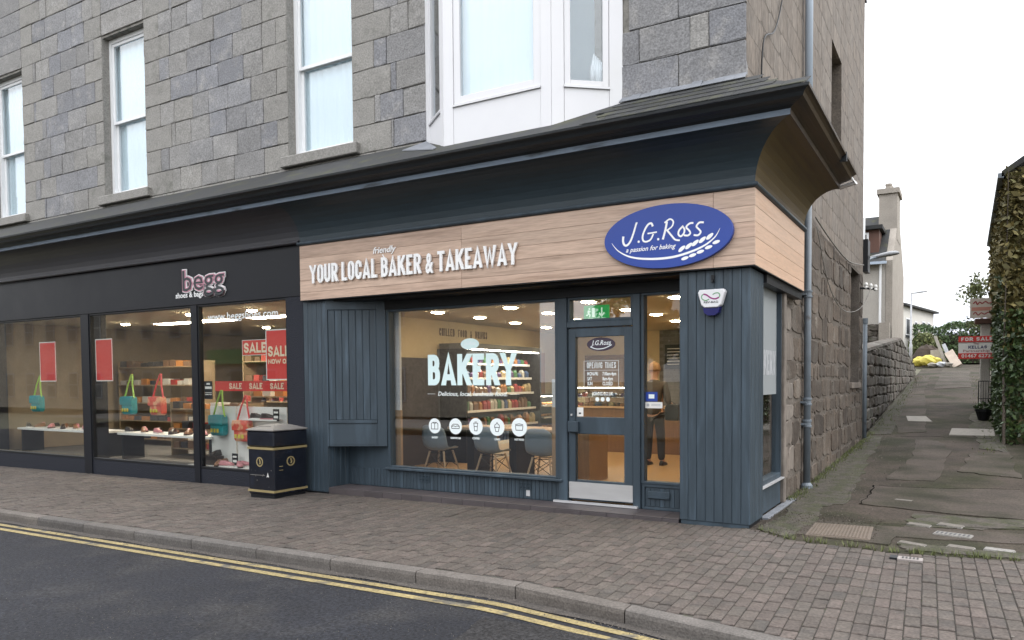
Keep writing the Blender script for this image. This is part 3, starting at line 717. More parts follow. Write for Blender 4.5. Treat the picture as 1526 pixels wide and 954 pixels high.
for (a, b, c, d) in (SL1, SL2):
    mb = MB(); mb.box(WX-.36, WX-.30, a, b, c, d); 
    fr = mb.build('narrow_window', BLACK if c < 5 else HARLB, bld)
    MB().box(WX-.29, WX-.285, a+.05, b-.05, c+.05, d-.05).build('pane', GLASSU if c < 5 else HARLB, fr) if c < 5 else None
    mb = MB(); mb.box(WX-.35, WX+.05, a-.06, b+.06, c-.12, c); mb.build('stone_sill', RUBU, bld, bevel=.01)
MB().box(-19, -18.6, .6, 10, -.2, 10.3).build('gable_wall', RUBM, bld)
MB().box(-18.6, WX-.36, 9.7, 10.08, -.2, 10.3).build('rear_wall', RUBM, bld)
MB().prism([(.0,10.3),(10.3,10.3),(5.2,14.2)], 'x', -19, WX+.02).build('roof', SLATE, bld)
# floor slab between shop and flat
MB().box(-18.5, WX-.4, .65, 9.6, 3.0, 3.2).build('floor_slab', CEIL, bld)
# ------------------------------------------------------------------ bakery shopfront
shop = thing('bakery_shopfront', 'slate blue panelled corner bakery shopfront with wooden fascia and glazed door', 'shopfront', (-3.4, .06, 0))
FZ0, FZ1 = 2.815, 3.625; XL = -6.875; YE = 2.58
# fascia with oak planks
mb = MB(); mb.box(XL+.01, -.035, .03, .50, FZ0+.01, FZ1); mb.box(-.30, -.035, .50, YE-.01, FZ0+.01, FZ1)
fas = mb.build('fascia', BLACK, shop)
zs = [FZ0, 2.932, 3.110, 3.272, 3.440, FZ1]; xj = [XL, -3.857, -.455, 0]
for a, b in zip(zs[:-1], zs[1:]):
    for c, d in zip(xj[:-1], xj[1:]):
        MB().box(c+(.002 if c > XL else 0), d-(.002 if d < 0 else 0), 0+random.uniform(0,.001), .028, a+.0014, b-.0014).build('plank', WOOD, fas, bevel=.0012)
    MB().box(-.028, 0+random.uniform(0,.001), .030, YE, a+.0014, b-.0014).build('plank', WOODS, fas, bevel=.0012)
mb = MB(); mb.box(XL, .004, -.004, .03, FZ0-.012, FZ0-.001); mb.box(-.03, .004, .032, YE, FZ0-.012, FZ0-.001); mb.build('fascia_trim', BLACK, fas)
MB().box(XL+.02, -.32, .10, .56, 2.80-.02, FZ0+.008).build('soffit', BLACK, shop)
# cove cornice : profile (out, z)
def sweep(prof, x0, x1, ye, name, m, parent, smooth=False, side=True, smat=None):
    ra, rb, rc = [], [], []
    for o, z in prof:
        ra.append((x0, -o, z)); rb.append((x1+o if side else x1, -o, z)); rc.append((o, ye, z))
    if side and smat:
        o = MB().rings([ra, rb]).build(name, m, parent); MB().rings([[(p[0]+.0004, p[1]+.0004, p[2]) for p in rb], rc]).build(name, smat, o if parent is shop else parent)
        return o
    return MB().rings([ra, rb, rc] if side else [ra, rb]).build(name, m, parent, smooth=smooth)
cov = [(-.03, 3.70)]+[(.0+.45*(1-math.cos(R(a))), 3.665+.485*math.sin(R(a))) for a in range(0, 91, 10)]+[(.45, 4.20), (-.03, 4.20)]
cc = sweep(cov, XL+.012, 0, YE-.03, 'cove_cornice', COVE, shop, smat=COVE_REFL)
bead = [(-.02, 3.628)]+[(.012+.028*math.sin(R(a)), 3.655-.026*math.cos(R(a))) for a in range(0, 181, 30)]+[(-.02, 3.684)]
sweep(bead, XL-.02, 0, YE, 'bead_moulding', PAINT, cc)
lip = [(.42, 4.152), (.462, 4.150), (.466, 4.205), (.44, 4.215), (.40, 4.20)]
sweep(lip, XL+.012, 0, YE, 'pale_lip', LIP, cc, smat=GUT_REFL)
sof = [(.40, 4.206), (.468, 4.208), (.50, 4.225), (.555, 4.235), (.56, 4.262), (.40, 4.262)]
sweep(sof, XL+.012, 0, YE, 'bed_moulding', GUT, cc, smat=GUT_REFL)
gut = [(.50, 4.245), (.565, 4.238), (.610, 4.252), (.628, 4.285), (.655, 4.305), (.676, 4.312), (.680, 4.338), (.668, 4.340), (.662, 4.325), (.50, 4.30)]
gu = sweep(gut, XL+.012, 0, YE-.01, 'gutter', GUT, shop, smat=GUT_REFL)
mb = MB(); mb.box(.60, .685, 1.62, 1.66, 4.235, 4.345); mb.build('gutter_joint', GUT, gu)
mb = MB(); mb.tube([(.60, YE-.03, 4.27), (.66, YE+.03, 4.22), (.45, YE+.05, 4.18)], .03, 8); mb.build('gutter_outlet', ALU, gu)
# lean-to roof from gutter to wall
def lean(x0, x1, ye, m, parent, name, side=True):
    mb = MB(); o0, z0, z1 = .66, 4.335, 4.86; t = .03
    a = [(x0, -o0, z0), (x1+(o0 if side else 0), -o0, z0)]; b = [(x0, WY-.002, z1), ((WX if side else x1), WY-.002, z1)]
    mb.add(a+b+[(p[0], p[1], p[2]-t) for p in a+b], [(0,1,3,2),(4,6,7,5),(0,4,5,1),(2,3,7,6),(0,2,6,4),(1,5,7,3)])
    if side:
        a = [(x1+o0, -o0, z0), (o0, ye, z0)]; b = [(WX+.002, WY, z1), (WX+.002, ye, z1)]
        mb.add(a+b+[(p[0], p[1], p[2]-t) for p in a+b], [(0,2,3,1),(4,5,7,6),(0,1,5,4),(2,6,7,3),(0,4,6,2),(1,3,7,5)])
    return mb.build(name, m, parent)
croof = lean(XL+.012, 0, YE, SLATE, shop, 'canopy_roof')
# slates laid on the right-hand part, pale flashing at the wall
def roofpt(x, t, up=0): o = .66-(.66+WY)*t; return (x, -o, 4.335+.525*t+.006+up)
sl = 0
for r in range(4):
    x = -1.75+.12*(r % 2)
    while x < -.20+.62*(1-r/4):
        t0, t1 = r*.22+.02, r*.22+.29
        mb = MB(); p = [roofpt(x+.002, t0, .014), roofpt(x+.238, t0, .014), roofpt(x+.238, t1, .003), roofpt(x+.002, t1, .003)]
        mb.add(p+[(q[0], q[1], q[2]-.007) for q in p], [(0,1,2,3),(7,6,5,4),(0,4,5,1),(1,5,6,2),(2,6,7,3),(3,7,4,0)])
        mb.build('slate', SLATE, croof); x += .24
mb = MB()
for i in range(12):
    a, b = -1.62+i*.124, -1.62+(i+1)*.124-.002
    za = random.uniform(0, .02)
    p = [roofpt(a, .86, .03), roofpt(b, .86, .03), (b, WY-.030, 4.90+za), (a, WY-.030, 4.90+za)]
    mb.add(p+[(q[0], q[1]+.008, q[2]-.006) for q in p], [(0,1,2,3),(7,6,5,4),(0,4,5,1),(1,5,6,2),(2,6,7,3),(3,7,4,0)])
mb.build('lead_flashing', FLASH, croof)
mb = MB(); p = [(-4.75, -.1, 4.70), (-3.95, -.42, 4.50), (-3.95, -.36, 4.53), (-4.58, .19, 4.88)]
p = [(q[0], q[1], 4.335+.525*((.66+q[1])/(.66+WY))+.02) for q in p]
mb.add(p+[(q[0], q[1], q[2]-.012) for q in p], [(0,1,2,3),(7,6,5,4),(0,4,5,1),(1,5,6,2),(2,6,7,3),(3,7,4,0)]); mb.build('lead_flashing', FLASH, croof)

# pilasters clad in vertical boards
def boards(T, u0, u1, z0, z1, n, parent, name='board', m=PAINTB, g=.004, th=.012, bev=.004, kind=None):
    wd = (u1-u0)/n
    if kind:
        mb = MB()
        for i in range(n): slab(mb, T, u0+i*wd+g/2, u0+(i+1)*wd-g/2, z0, z1, 0, th)
        return mb.build(name, m, parent, bevel=bev, kind=kind)
    for i in range(n):
        mb = MB(); slab(mb, T, u0+i*wd+g/2, u0+(i+1)*wd-g/2, z0, z1, 0, th+random.uniform(0, .001)); mb.build(name, m, parent, bevel=bev)
def slab(mb, T, a, b, c, d, o0, o1):
    mb.add([T(a,c,o0),T(b,c,o0),T(b,d,o0),T(a,d,o0),T(a,c,o1),T(b,c,o1),T(b,d,o1),T(a,d,o1)], [(0,3,2,1),(4,5,6,7),(0,1,5,4),(1,2,6,5),(2,3,7,6),(3,0,4,7)])
ptop = 2.80
pr = MB().box(-.855, -.073, .074, .60, -.02, ptop).build('pilaster', PAINT, shop)
boards(front(0, .074, 0), -.868, -.060, .03, ptop, 8, pr)
boards(right(-.073, 0, 0), .064, .612, .03, ptop, 5, pr)
boards(lambda u, z, o: (-.855-o, u, z), .078, .50, .03, ptop, 4, pr)
MB().box(-.85, -.066, .082, .60, -.05, .028).build('plinth', BLACK, pr)
pl = MB().box(-6.885, -6.432, .074, .52, -.12, ptop).build('pilaster', PAINT, shop)
boards(front(0, .074, 0), -6.897, -6.420, -.045, ptop, 5, pl)
boards(right(-6.432, 0, 0), .078, .50, -.045, .64, 4, pl)
mb = MB(); mb.box(-6.89, -6.425, .056, .076, -.11, -.047); mb.build('plinth', BLACK, pl)
# splayed box with boarded panel
A = Vector((-6.42, .06)); B = Vector((-5.615, .455)); d = (B-A); LN = d.length; d.normalize(); nr = Vector((d.y, -d.x))
TB = lambda u, z, o: (A.x+d.x*u+nr.x*o, A.y+d.y*u+nr.y*o, z)
bxp = MB().prism([(-6.418, .074), (-5.615, .468), (-5.615, .52), (-6.418, .52)], 'z', .645, ptop-.002).build('splay_box', PAINT, shop)
mb = MB(); slab(mb, TB, .004, .03, .64, ptop, -.01, .02); slab(mb, TB, LN-.14, LN, .64, ptop, -.01, .02); slab(mb, TB, .03, LN-.14, .64, 1.03, -.01, .012); slab(mb, TB, .03, LN-.14, 2.66, ptop, -.01, .02)
slab(mb, TB, .03, LN-.14, .985, 1.030, .0125, .032)
mb.build('panel_frame', PAINT, bxp, bevel=.004)
boards(TB, .034, LN-.144, 1.034, 2.656, 7, bxp, g=.005, th=.008)
slab(mb2 := MB(), TB, .05, LN-.16, .67, .97, .0125, .017); mb2.build('lower_panel', PAINT, bxp)
# header, mullions and frames at the glazing line Y=.5
GY = .5
mb = MB(); mb.box(-5.615, -1.0, GY-.07, GY+.06, 2.655, 2.795); hd = mb.build('window_header', BLACK, shop)
win = MB().frame(-5.612, -2.665, .335, 2.652, GY-.05, GY+.06, .055, .02, .03).build('window_frame', PAINT, shop, bevel=.005)
MB().box(-5.57, -2.71, GY+.000, GY+.008, .35, 2.63).build('pane', GLASSB, win)
mb = MB(); mb.box(-5.64, -2.60, GY-.095, GY+.05, .300, .333); mb.build('sill', PAINT, win, bevel=.006)
MB().box(-6.415, -5.60, GY-.018, GY+.06, .299, .66).build('recess_panel', PAINT, shop)
mb = MB(); mb.box(-6.42, -2.60, GY-.02, GY+.06, -.02, .298); sr = mb.build('stall_riser', PAINT, shop)
boards(front(0, GY-.021, 0), -6.415, -2.60, .034, .296, 60, sr, g=.005, th=.010, bev=.003, kind='stuff', name='riser_boards')
for cx in (-4.93, -3.20):
    mb = MB()
    for i in range(3):
        for j in range(2): mb.frame(cx-.09+.062*i, cx-.09+.062*i+.054, .205-.05*j, .205-.05*j+.042, GY-.045, GY-.031, .008)
    mb.build('air_vent', PAINT, sr)
MB().box(-3.19, -3.13, GY-.0335, GY-.031, .07, .15).build('white_tag', ALU, sr)
# door set
dz0 = .085
fr = MB()
fr.box(-2.662, -2.535, GY-.075, GY+.06, .03, 2.652); fr.box(-1.612, -1.515, GY-.075, GY+.06, .03, 2.652); fr.box(-2.534, -1.613, GY-.07, GY+.06, 2.27, 2.345)
dfr = fr.build('door_frame', PAINT, shop, bevel=.006)
mb = MB(); mb.frame(-2.534, -1.613, 2.347, 2.652, GY-.05, GY+.05, .035, .03, .03); tw = mb.build('fanlight', PAINT, shop, bevel=.004)
MB().box(-2.51, -1.64, GY, GY+.008, 2.37, 2.63).build('pane', GLASSB, tw)
mb = MB(); x0, x1 = -2.526, -1.621; y0, y1 = GY-.045, GY+.01
mb.box(x0, x0+.105, y0, y1, dz0, 2.262); mb.box(x1-.115, x1, y0, y1, dz0, 2.262); mb.box(x0+.105, x1-.115, y0, y1, dz0, .335); mb.box(x0+.105, x1-.115, y0, y1, .925, 1.140); mb.box(x0+.105, x1-.115, y0, y1, 2.150, 2.262)
door = mb.build('door', PAINT, shop, bevel=.005)
MB().box(x0+.1, x1-.11, GY-.016, GY-.010, 1.13, 2.16).build('pane', GLASS, door)
MB().box(x0+.1, x1-.11, GY-.016, GY-.010, .325, .935).build('pane', GLASS, door)
MB().box(x0+.004, x1-.004, y0-.006, y0-.0005, .10, .308).build('kick_plate', STEEL, door)
mb = MB(); mb.box(x0+.01, x0+.16, y0-.055, y0-.002, .945, 1.085); mb.build('lock_box', PAINT, door, bevel=.01)
MB().lathe([(.0,0),(.014,0),(.014,-.016),(.0,-.016)], (x0+.05, y0-.002, 1.165), 10, 'y').build('keyhole', STEEL, door)
mb = MB(); mb.box(-2.72, -1.535, GY-.12, GY-.078, .040, .066); mb.build('threshold_strip', ALU, shop)
# sidelight
sl_ = MB().frame(-1.513, -.90, .345, 2.652, GY-.05, GY+.05, .04, .03, .03).build('sidelight', PAINT, shop, bevel=.004)
MB().box(-1.485, -.92, GY, GY+.008, .36, 2.63).build('pane', GLASS, sl_)
mb = MB(); mb.box(-1.513, -.86, GY-.02, GY+.05, .03, .343); lp = mb.build('letter_panel', PAINT, shop)
boards(front(0, GY-.021, 0), -1.46, -.90, .07, .29, 9, lp, g=.005, th=.006, bev=.002, kind='stuff', name='panel_boards')
mb = MB(); mb.frame(-1.511, -.862, .032, .341, GY-.040, GY-.021, .04, .03, .035); mb.build('panel_frame', PAINT, lp, bevel=.003)
mb = MB(); mb.box(-1.43, -1.14, GY-.046, GY-.028, .165, .255); fl = mb.build('letter_flap', PAINT, lp, bevel=.005)
mb = MB(); mb.box(-1.42, -1.15, GY-.058, GY-.047, .176, .192); mb.build('flap_rail', PAINT, lp)
# step with tiles
st = MB().box(-6.40, -.872, .058, .56, -.12, .020).build('step', BLACK, shop)
x = -6.40
while x < -.88:
    b = min(x+.355, -.872)
    MB().box(x+.002, b-.002, .046, .44, .021, .034).build('step_tile', TILE, st, bevel=.003)
    MB().box(x+.002, b-.002, .044, .057, -.075, .0195).build('step_riser_tile', TILE, st, bevel=.002)
    x = b
# return (side) window, pier and ledge
sx = -.16
sw = MB(); sT = right(sx, 0, 0)
def sframe(mb, u0, u1, z0, z1, o0, o1, t, tb):
    slab(mb, sT, u0, u0+t, z0, z1, o0, o1); slab(mb, sT, u1-t, u1, z0, z1, o0, o1); slab(mb, sT, u0+t, u1-t, z0, z0+tb, o0, o1); slab(mb, sT, u0+t, u1-t, z1-.05, z1, o0, o1)
sframe(sw, .60, 1.69, .36, 2.80, -.05, .06, .05, .06)
swf = sw.build('side_window', PAINT, shop, bevel=.005)
mb = MB(); slab(mb, sT, .64, 1.65, .40, 2.76, -.004, .004); mb.build('pane', GLASSB, swf)
mb = MB(); slab(mb, sT, .60, 1.70, .34, .359, -.05, .10); mb.build('sill', ALU, swf)
mb = MB(); slab(mb, sT, .60, 1.69, .02, .338, -.05, .05); mb.build('side_riser', PAINT, shop, bevel=.004)
mb = MB(); mb.box(-.09, .005, .615, 2.10, -.02, .022); mb.build('ledge', FLASH, shop, bevel=.004)
mb = MB(); slab(mb, sT, 1.692, 1.80, .02, 2.80, -.05, .10); mb.build('pier_edge', RUBU, shop, bevel=.012)
mb = MB(); mb.box(-.155, -.025, .62, YE-.02, 2.70, 2.80); mb.build('side_header', BLACK, shop)
mb = MB(); mb.box(-.145, -.03, 2.5, YE, 2.815, FZ1-.01)

# ------------------------------------------------------------------ signs on the fascia
def T_inv(T, q):
    o = T(0, 0, 0); ex = T(1, 0, 0); return (sum((q[i]-o[i])*(ex[i]-o[i]) for i in range(3)),)
def sign_letters(txt, T, h, x0, x1, th, gap, space, depth, m, parent, name='letter', amp=None):
    lo, hi = .02, 1
    for _ in range(40):
        cw = (lo+hi)/2
        if caps_width(txt, h, cw, th, gap, space) > x1-x0: hi = cw
        else: lo = cw
    out, _ = caps(lambda: MB(T), txt, h, cw, th, gap, space, depth)
    for c, mb in out:
        if c == '&':      # the looped sign is taken from the plain type face, squeezed to the letter box
            lo_, hi_ = min(v[0] for v in (T_inv(T, q) for q in mb.v)), max(v[0] for v in (T_inv(T, q) for q in mb.v))
            text('ampersand', '&', h*1.38, m, (lambda a, T=T, d0=lo_: (lambda x, y, z: T(x+d0, y, z)))(0), parent, depth, h*.035, fit=hi_-lo_)
        else: mb.build(name, m, parent)
slog = thing('fascia_slogan', 'raised white lettering YOUR LOCAL BAKER & TAKEAWAY on the wooden fascia', 'lettering', (-4.8, 0, 3.05))
sign_letters('YOUR LOCAL BAKER & TAKEAWAY', front(-6.63, -.013, 3.048), .268, 0, 3.66, .042, .024, .058, .022, LETTER, slog)
mb = MB(front(0, -.001, 0))
for zz in (3.10, 3.25): mb.box(-6.60, -3.02, zz-.003, zz+.003, .001, .012)
mb.build('fixing_rail', WOOD, slog)
text('script_word', 'friendly', .125, LETTER, front(-5.39, -.002, 3.385), slog, .010, .0015, shear=.25, fit=.42)
mb = MB(front(0, -.002, 0)); ribbon(mb, spline([(-5.215, 3.36), (-5.19, 3.32), (-5.185, 3.275)]), .007, 0, .01); mb.build('insert_mark', LETTER, slog)

ov = thing('oval_logo_sign', 'blue oval J.G.Ross sign with white script and wheat ear', 'sign', (-.98, -.01, 3.2))
OX, OZ, RX, RZ = -.982, 3.198, .765, .352
mb = MB(front(OX, -.001, OZ)); n = 64
rg = [[(RX*k*math.cos(2*math.pi*i/n), RZ*k*math.sin(2*math.pi*i/n)+0, z) for i in range(n)] for k, z in ((.97, 0), (1.0, .006), (1.0, .050), (.992, .056))]
mb.rings(rg); mb.build('board', BLUE, ov)
def zp(zx, zy): return ((zx-528)*RX*2/866, -((zy-283)+.093*(zx-528))*RZ*2/424)
OT = front(OX, -.0572, OZ)
def stroke(pts, w0, w1=None, name='script_stroke', n=6, mid=None, dz=0):
    P = spline([zp(*p) for p in pts], n); m_ = len(P)
    if mid is None: H = [(w0+(w1-w0)*i/(m_-1) if w1 else w0) for i in range(m_)]
    else: H = [max(.001, mid*math.sin(math.pi*min(1, max(0, (i+.3)/(m_-.4))))**.8) for i in range(m_)]
    mb = MB(OT); ribbon(mb, P, H, 0, .002+dz); return mb
def multi(name, strokes):
    big = MB()
    for k, mb in enumerate(strokes):
        big.add(mb.v, mb.f)
    return big.build(name, LETTER, ov)
multi('script_letter', [stroke([(234,284),(232,318),(243,343),(262,343),(285,315),(306,262),(322,210),(328,190)], .013, .010), stroke([(322,196),(334,192)], .008, dz=.0006)])
multi('script_letter', [stroke([(440,218),(430,198),(408,205),(385,240),(370,283),(374,313),(396,320),(425,305),(444,268)], .012, .009), stroke([(404,266),(468,256)], .008, dz=.0006)])
multi('script_letter', [stroke([(536,188),(526,240),(508,306)], .012), stroke([(520,196),(555,172),(578,188),(568,222),(532,248)], .009, .008, dz=.0006), stroke([(538,246),(570,285),(592,308),(622,312)], .011, .009, dz=.0012)])
multi('script_letter', [stroke([(640,222),(618,245),(612,272),(628,286),(648,266),(652,240),(640,222)], .010)])
multi('script_letter', [stroke([(710,200),(686,203),(664,226),(682,248),(690,266),(674,281),(648,279)], .010)])
multi('script_letter', [stroke([(777,198),(750,198),(730,222),(748,244),(757,260),(740,280),(712,278)], .010)])
for q in ((342,320), (477,304)):
    mb = MB(OT); c = zp(*q); mb.rings([[(c[0]+.014*math.cos(a*.7854), c[1]+.014*math.sin(a*.7854), z) for a in range(8)] for z in (0, .002)]); mb.build('full_stop', LETTER, ov)
stroke([(150,330),(200,385),(290,425),(420,436),(560,425),(680,392),(780,347),(848,292),(880,235)], 0, mid=.0125).build('wheat_stalk', LETTER, ov)
for i, (lx, ly) in enumerate([(635,368),(680,350),(722,330),(768,310),(815,288)]):
    for lo in (0, 1):
        ax, ay = (lx, ly) if not lo else ([655,705,755,808,856][i], [430,410,387,358,325][i])
        dx, dy = (22, -20) if not lo else (24, -9)
        mb = MB(OT); pts = []
        for k in range(12):
            a = 2*math.pi*k/12; u, v = math.cos(a), math.sin(a)
            pts.append(zp(ax+dx*u+(-dy)*.42*v*(.8 if u > 0 else 1), ay+dy*u+dx*.42*v))
        mb.rings([[(p[0], p[1], z) for p in pts] for z in (0, .0025)]); mb.build('wheat_grain', LETTER, ov)
c0 = zp(252, 396); c1 = zp(596, 388)
text('tag_line', 'a passion for baking', .075, LETTER, front(OX+c0[0], -.0573, OZ+c0[1]+.004), ov, .002, .0008, shear=.35, fit=c1[0]-c0[0])
# rotate the little line with the oval's own lean: none, it is level on the board

al = thing('alarm_box', 'white and blue alarm bell box screwed to the corner pilaster', 'alarm box', (-.47, .06, 2.4))
def outl(pts, z0, z1, k=.94): 
    c = (sum(p[0] for p in pts)/len(pts), sum(p[1] for p in pts)/len(pts))
    return [[(p[0], p[1], z0) for p in pts], [(p[0], p[1], z1-.02) for p in pts], [(c[0]+(p[0]-c[0])*k, c[1]+(p[1]-c[1])*k, z1) for p in pts]]
aT = front(-.475, .058, 2.30)
mb = MB(aT); mb.rings(outl([(-.155,.255),(-.135,.285),(.14,.285),(.158,.255),(.115,.115),(.075,.085),(-.075,.085),(-.115,.115)], 0, .075)); mb.build('cover', WHITE, al, bevel=.004)
mb = MB(aT); mb.rings(outl([(-.10,.095),(-.07,.083),(.07,.083),(.10,.095),(.085,.03),(.04,.0),(-.04,.0),(-.085,.03)], 0, .068)); mb.build('strobe_lens', BLUED, al)
PURP = mat('purple_print', (.25,.02,.16), .5, var=.03); GRNP = mat('green_print', (.10,.28,.12), .5, var=.03)
fT = front(-.475, .058-.0755, 2.30)
mb = MB(fT); ribbon(mb, spline([(-.085,.235),(-.05,.225),(0,.19),(.05,.178),(.09,.192)]), [.004]+[.010]*23+[.004], 0, .001) if False else ribbon(mb, spline([(-.085,.235),(-.05,.225),(0,.19),(.05,.178),(.09,.192)]), .008, 0, .001); mb.build('swirl', PURP, al)
mb = MB(fT); ribbon(mb, spline([(-.02,.178),(-.06,.165),(-.10,.185),(-.105,.215),(-.085,.235)]), .005, 0, .0015); ribbon(mb, spline([(.09,.192),(.10,.215),(.085,.238),(.05,.240),(.02,.225)]), .005, 0, .0017); mb.build('swirl', GRNP, al)
text('lettering', 'REV-BAG', .030, INKD, front(-.475, .058-.0755, 2.435), al, .001, .0006, align='CENTER', fit=.16)
mb = MB(); mb.box(-.49, -.455, .035, .060, 2.665, 2.745); mb.tube([(-.472,.045,2.70),(-.472,.02,2.685),(-.472,.015,2.66)], .012, 6); hk = mb.build('wall_hook', BLACK); tag(hk, 'small black hook on the pilaster above the alarm box', 'hook')

# ------------------------------------------------------------------ vinyl on the bakery window (outside face)
vy = GY-.0012
vb = thing('window_lettering', 'big pale mint BAKERY lettering on the shop window', 'lettering', (-4.1, GY, 1.5))
sign_letters('BAKERY', front(-4.868, vy, 1.543), .437, 0, 1.512, .086, .030, .1, .0015, MINT, vb)
mb = MB(front(-4.118, vy, 2.115)); mb.rings([[(.157*math.cos(i*.2618), .078*math.sin(i*.2618), z) for i in range(24)] for z in (0, .0015)]); mb.build('oval_emblem', MINT, vb)
text('emblem_script', 'J.G.Ross', .07, FROST, front(-4.118, vy-.002, 2.105), vb, .001, shear=.3, align='CENTER', fit=.20)
for s_, a_, b_ in (('Delicious,', -4.69, -4.33), ('local,', -4.30, -4.10), ('handmade', -4.07, -3.73), ('food.', -3.70, -3.50)): text('strap_line', s_, .085, FROST, front(a_, vy, 1.395), vb, .001, .001, shear=.25, fit=b_-a_)
mb = MB(front(0, vy, 0)); mb.box(-4.88, -4.74, 1.418, 1.422, 0, .001); mb.box(-3.45, -3.30, 1.418, 1.422, 0, .001); mb.build('dash', FROST, vb)
names = ['BAKERY', 'SANDWICHES', 'COFFEE', 'CAKES', 'HOT FOOD']
xi = [-4.757, -4.383, -4.03, -3.672, -3.312]; zi = [.962, .965, .972, .972, .980]
icons = [
 [[(-.06,.03),(-.06,-.045),(0,-.045),(0,.03),(-.03,.05),(-.06,.03)], [(0,.03),(.03,.05),(.06,.03),(.06,-.045),(0,-.045)], [(-.03,.05),(.03,.05)]],
 [[(-.065,-.03),(.065,-.03),(.07,.0),(.04,.03),(-.04,.03),(-.07,.0),(-.065,-.03)], [(-.06,-.005),(-.03,.008),(0,-.005),(.03,.008),(.06,-.005)]],
 [[(-.032,.045),(-.022,-.06),(.022,-.06),(.032,.045)], [(-.04,.046),(.04,.046)], [(-.02,.062),(.02,.062)], [(-.027,.0),(.027,.0)]],
 [[(-.035,-.005),(-.022,-.06),(.022,-.06),(.035,-.005)], [(-.045,-.003),(.045,-.003)], [(-.043,0),(-.035,.03),(-.01,.045),(0,.065),(.012,.045),(.036,.03),(.043,0)]],
 [[(-.06,.02),(-.052,-.04),(.052,-.04),(.06,.02)], [(-.062,.022),(.062,.022)], [(-.062,.036),(0,.046),(.062,.036)]],
]
for i in range(5):
    t = thing('icon_sticker', ['white round loaf icon sticker with BAKERY beneath it on the window', 'white round sandwich icon sticker with SANDWICHES beneath it on the window', 'white round drink cup icon sticker with COFFEE beneath it on the window', 'white round cupcake icon sticker with CAKES beneath it on the window', 'white round food tray icon sticker with HOT FOOD beneath it on the window'][i], 'sticker', (xi[i], GY, zi[i]), 'round icon stickers along the bakery window')
    rx = .108+.004*i
    mb = MB(front(xi[i], vy, zi[i])); mb.rings([[(rx*math.cos(j*.2244), rx*math.sin(j*.2244), z) for j in range(28)] for z in (0, .0014)]); mb.build('disc', FROST, t)
    mb = MB(front(xi[i], vy-.0016, zi[i]))
    for k, st_ in enumerate(icons[i]): ribbon(mb, st_, .0042, 0, .0008+.0002*k)
    mb.build('icon_drawing', GUT, t)
    text('caption', names[i], .036, FROST, front(xi[i], vy, zi[i]-.178), t, .001, .0012, align='CENTER', fit=[.11,.18,.12,.09,.15][i])
# door vinyl
dy = GY-.0172
dv = thing('opening_times', 'white OPENING TIMES panel lettered on the door glass', 'lettering', (-2.05, GY, 1.5))
mb = MB(front(0, dy, 0)); 
for (a, b, c, d2) in ((-2.315,-1.825,1.845,1.849),(-2.315,-1.825,1.505,1.509),(-2.315,-2.311,1.505,1.849),(-1.829,-1.825,1.505,1.849),(-2.315,-1.825,1.728,1.731)): mb.box(a, b, c, d2, 0, .001)
mb.build('border', FROST, dv)
sign_letters('OPENING TIMES', front(-2.27, dy, 1.755), .075, 0, .40, .008, .009, .030, .001, FROST, dv)
for i, (a, b) in enumerate((('MON-FRI', '7.00am-4pm'), ('SAT', '8am-4pm'), ('SUN', 'CLOSED'))):
    text('day', a, .062, FROST, front(-2.265, dy, 1.665-.062*i), dv, .001, .0012, xs=.62); text('hours', b, .062, FROST, front(-2.05, dy, 1.665-.062*i), dv, .001, .0012, xs=.62)
text('web_address', 'JGROSS.CO.UK', .060, FROST, front(-2.05, dy, 1.415), dv, .001, .001, align='CENTER', fit=.30)
for i in range(3):
    mb = MB(front(-2.125+.075*i, dy, 1.365)); mb.rings([[(.028*math.cos(j*.45), .028*math.sin(j*.45), z) for j in range(14)] for z in (0, .001)]); mb.build('social_disc', FROST, dv)
do = thing('door_emblem', 'dark oval J.G.Ross emblem at the top of the door glass', 'sticker', (-2.05, GY, 2.05))
mb = MB(front(-2.07, dy, 2.055)); mb.rings([[(.20*math.cos(j*.2244), .085*math.sin(j*.2244), z) for j in range(28)] for z in (0, .001)]); mb.build('disc', mat('plum_vinyl', (.045,.03,.05), .5, var=.05), do)
text('script', 'J.G.Ross', .085, FROST, front(-2.07, dy-.0013, 2.045), do, .001, .0008, shear=.3, align='CENTER', fit=.28)
mb = MB(front(-2.07, dy-.0013, 2.055)); ribbon(mb, spline([(-.15,-.03),(-.06,-.058),(.05,-.05),(.15,-.01)]), .005, 0, .001); mb.build('swoosh', FROST, do)
def plate(name, lab, cat, T, w_, h_, m, cap=None, m2=INKD, d_=.002):
    t = thing(name, lab, cat, T(0, 0, 0))
    MB(T).box(0, w_, 0, h_, 0, d_).build('sheet', m, t)
    return t
t = plate('door_notice', 'small white notice stuck low on the door glass above the lock box', 'notice', front(-2.418, dy, 1.145), .092, .115, CARDW)
MB(front(-2.418, dy-.0022, 1.145)).box(.028,.060,.03,.05,0,.0006).build('mark', GUT, t)
t = plate('blue_sticker', 'square blue sticker low on the sidelight glass', 'sticker', front(-1.47, vy, 1.345), .155, .115, BLUE)
MB(front(-1.47, vy-.0022, 1.345)).box(.04,.115,.035,.085,0,.0006).build('mark', FROST, t)
t = plate('white_sticker', 'wide white sticker beneath the blue one on the sidelight', 'sticker', front(-1.475, vy, 1.262), .225, .075, CARDW)
mb = MB(front(-1.475, vy-.0022, 1.262)); mb.box(.08,.20,.045,.052,0,.0006); mb.box(.08,.20,.028,.034,0,.0006); mb.rings([[(.035+.02*math.cos(j*.7854), .038+.02*math.sin(j*.7854), z) for j in range(8)] for z in (0,.0006)]); mb.build('mark', LEAD, t)
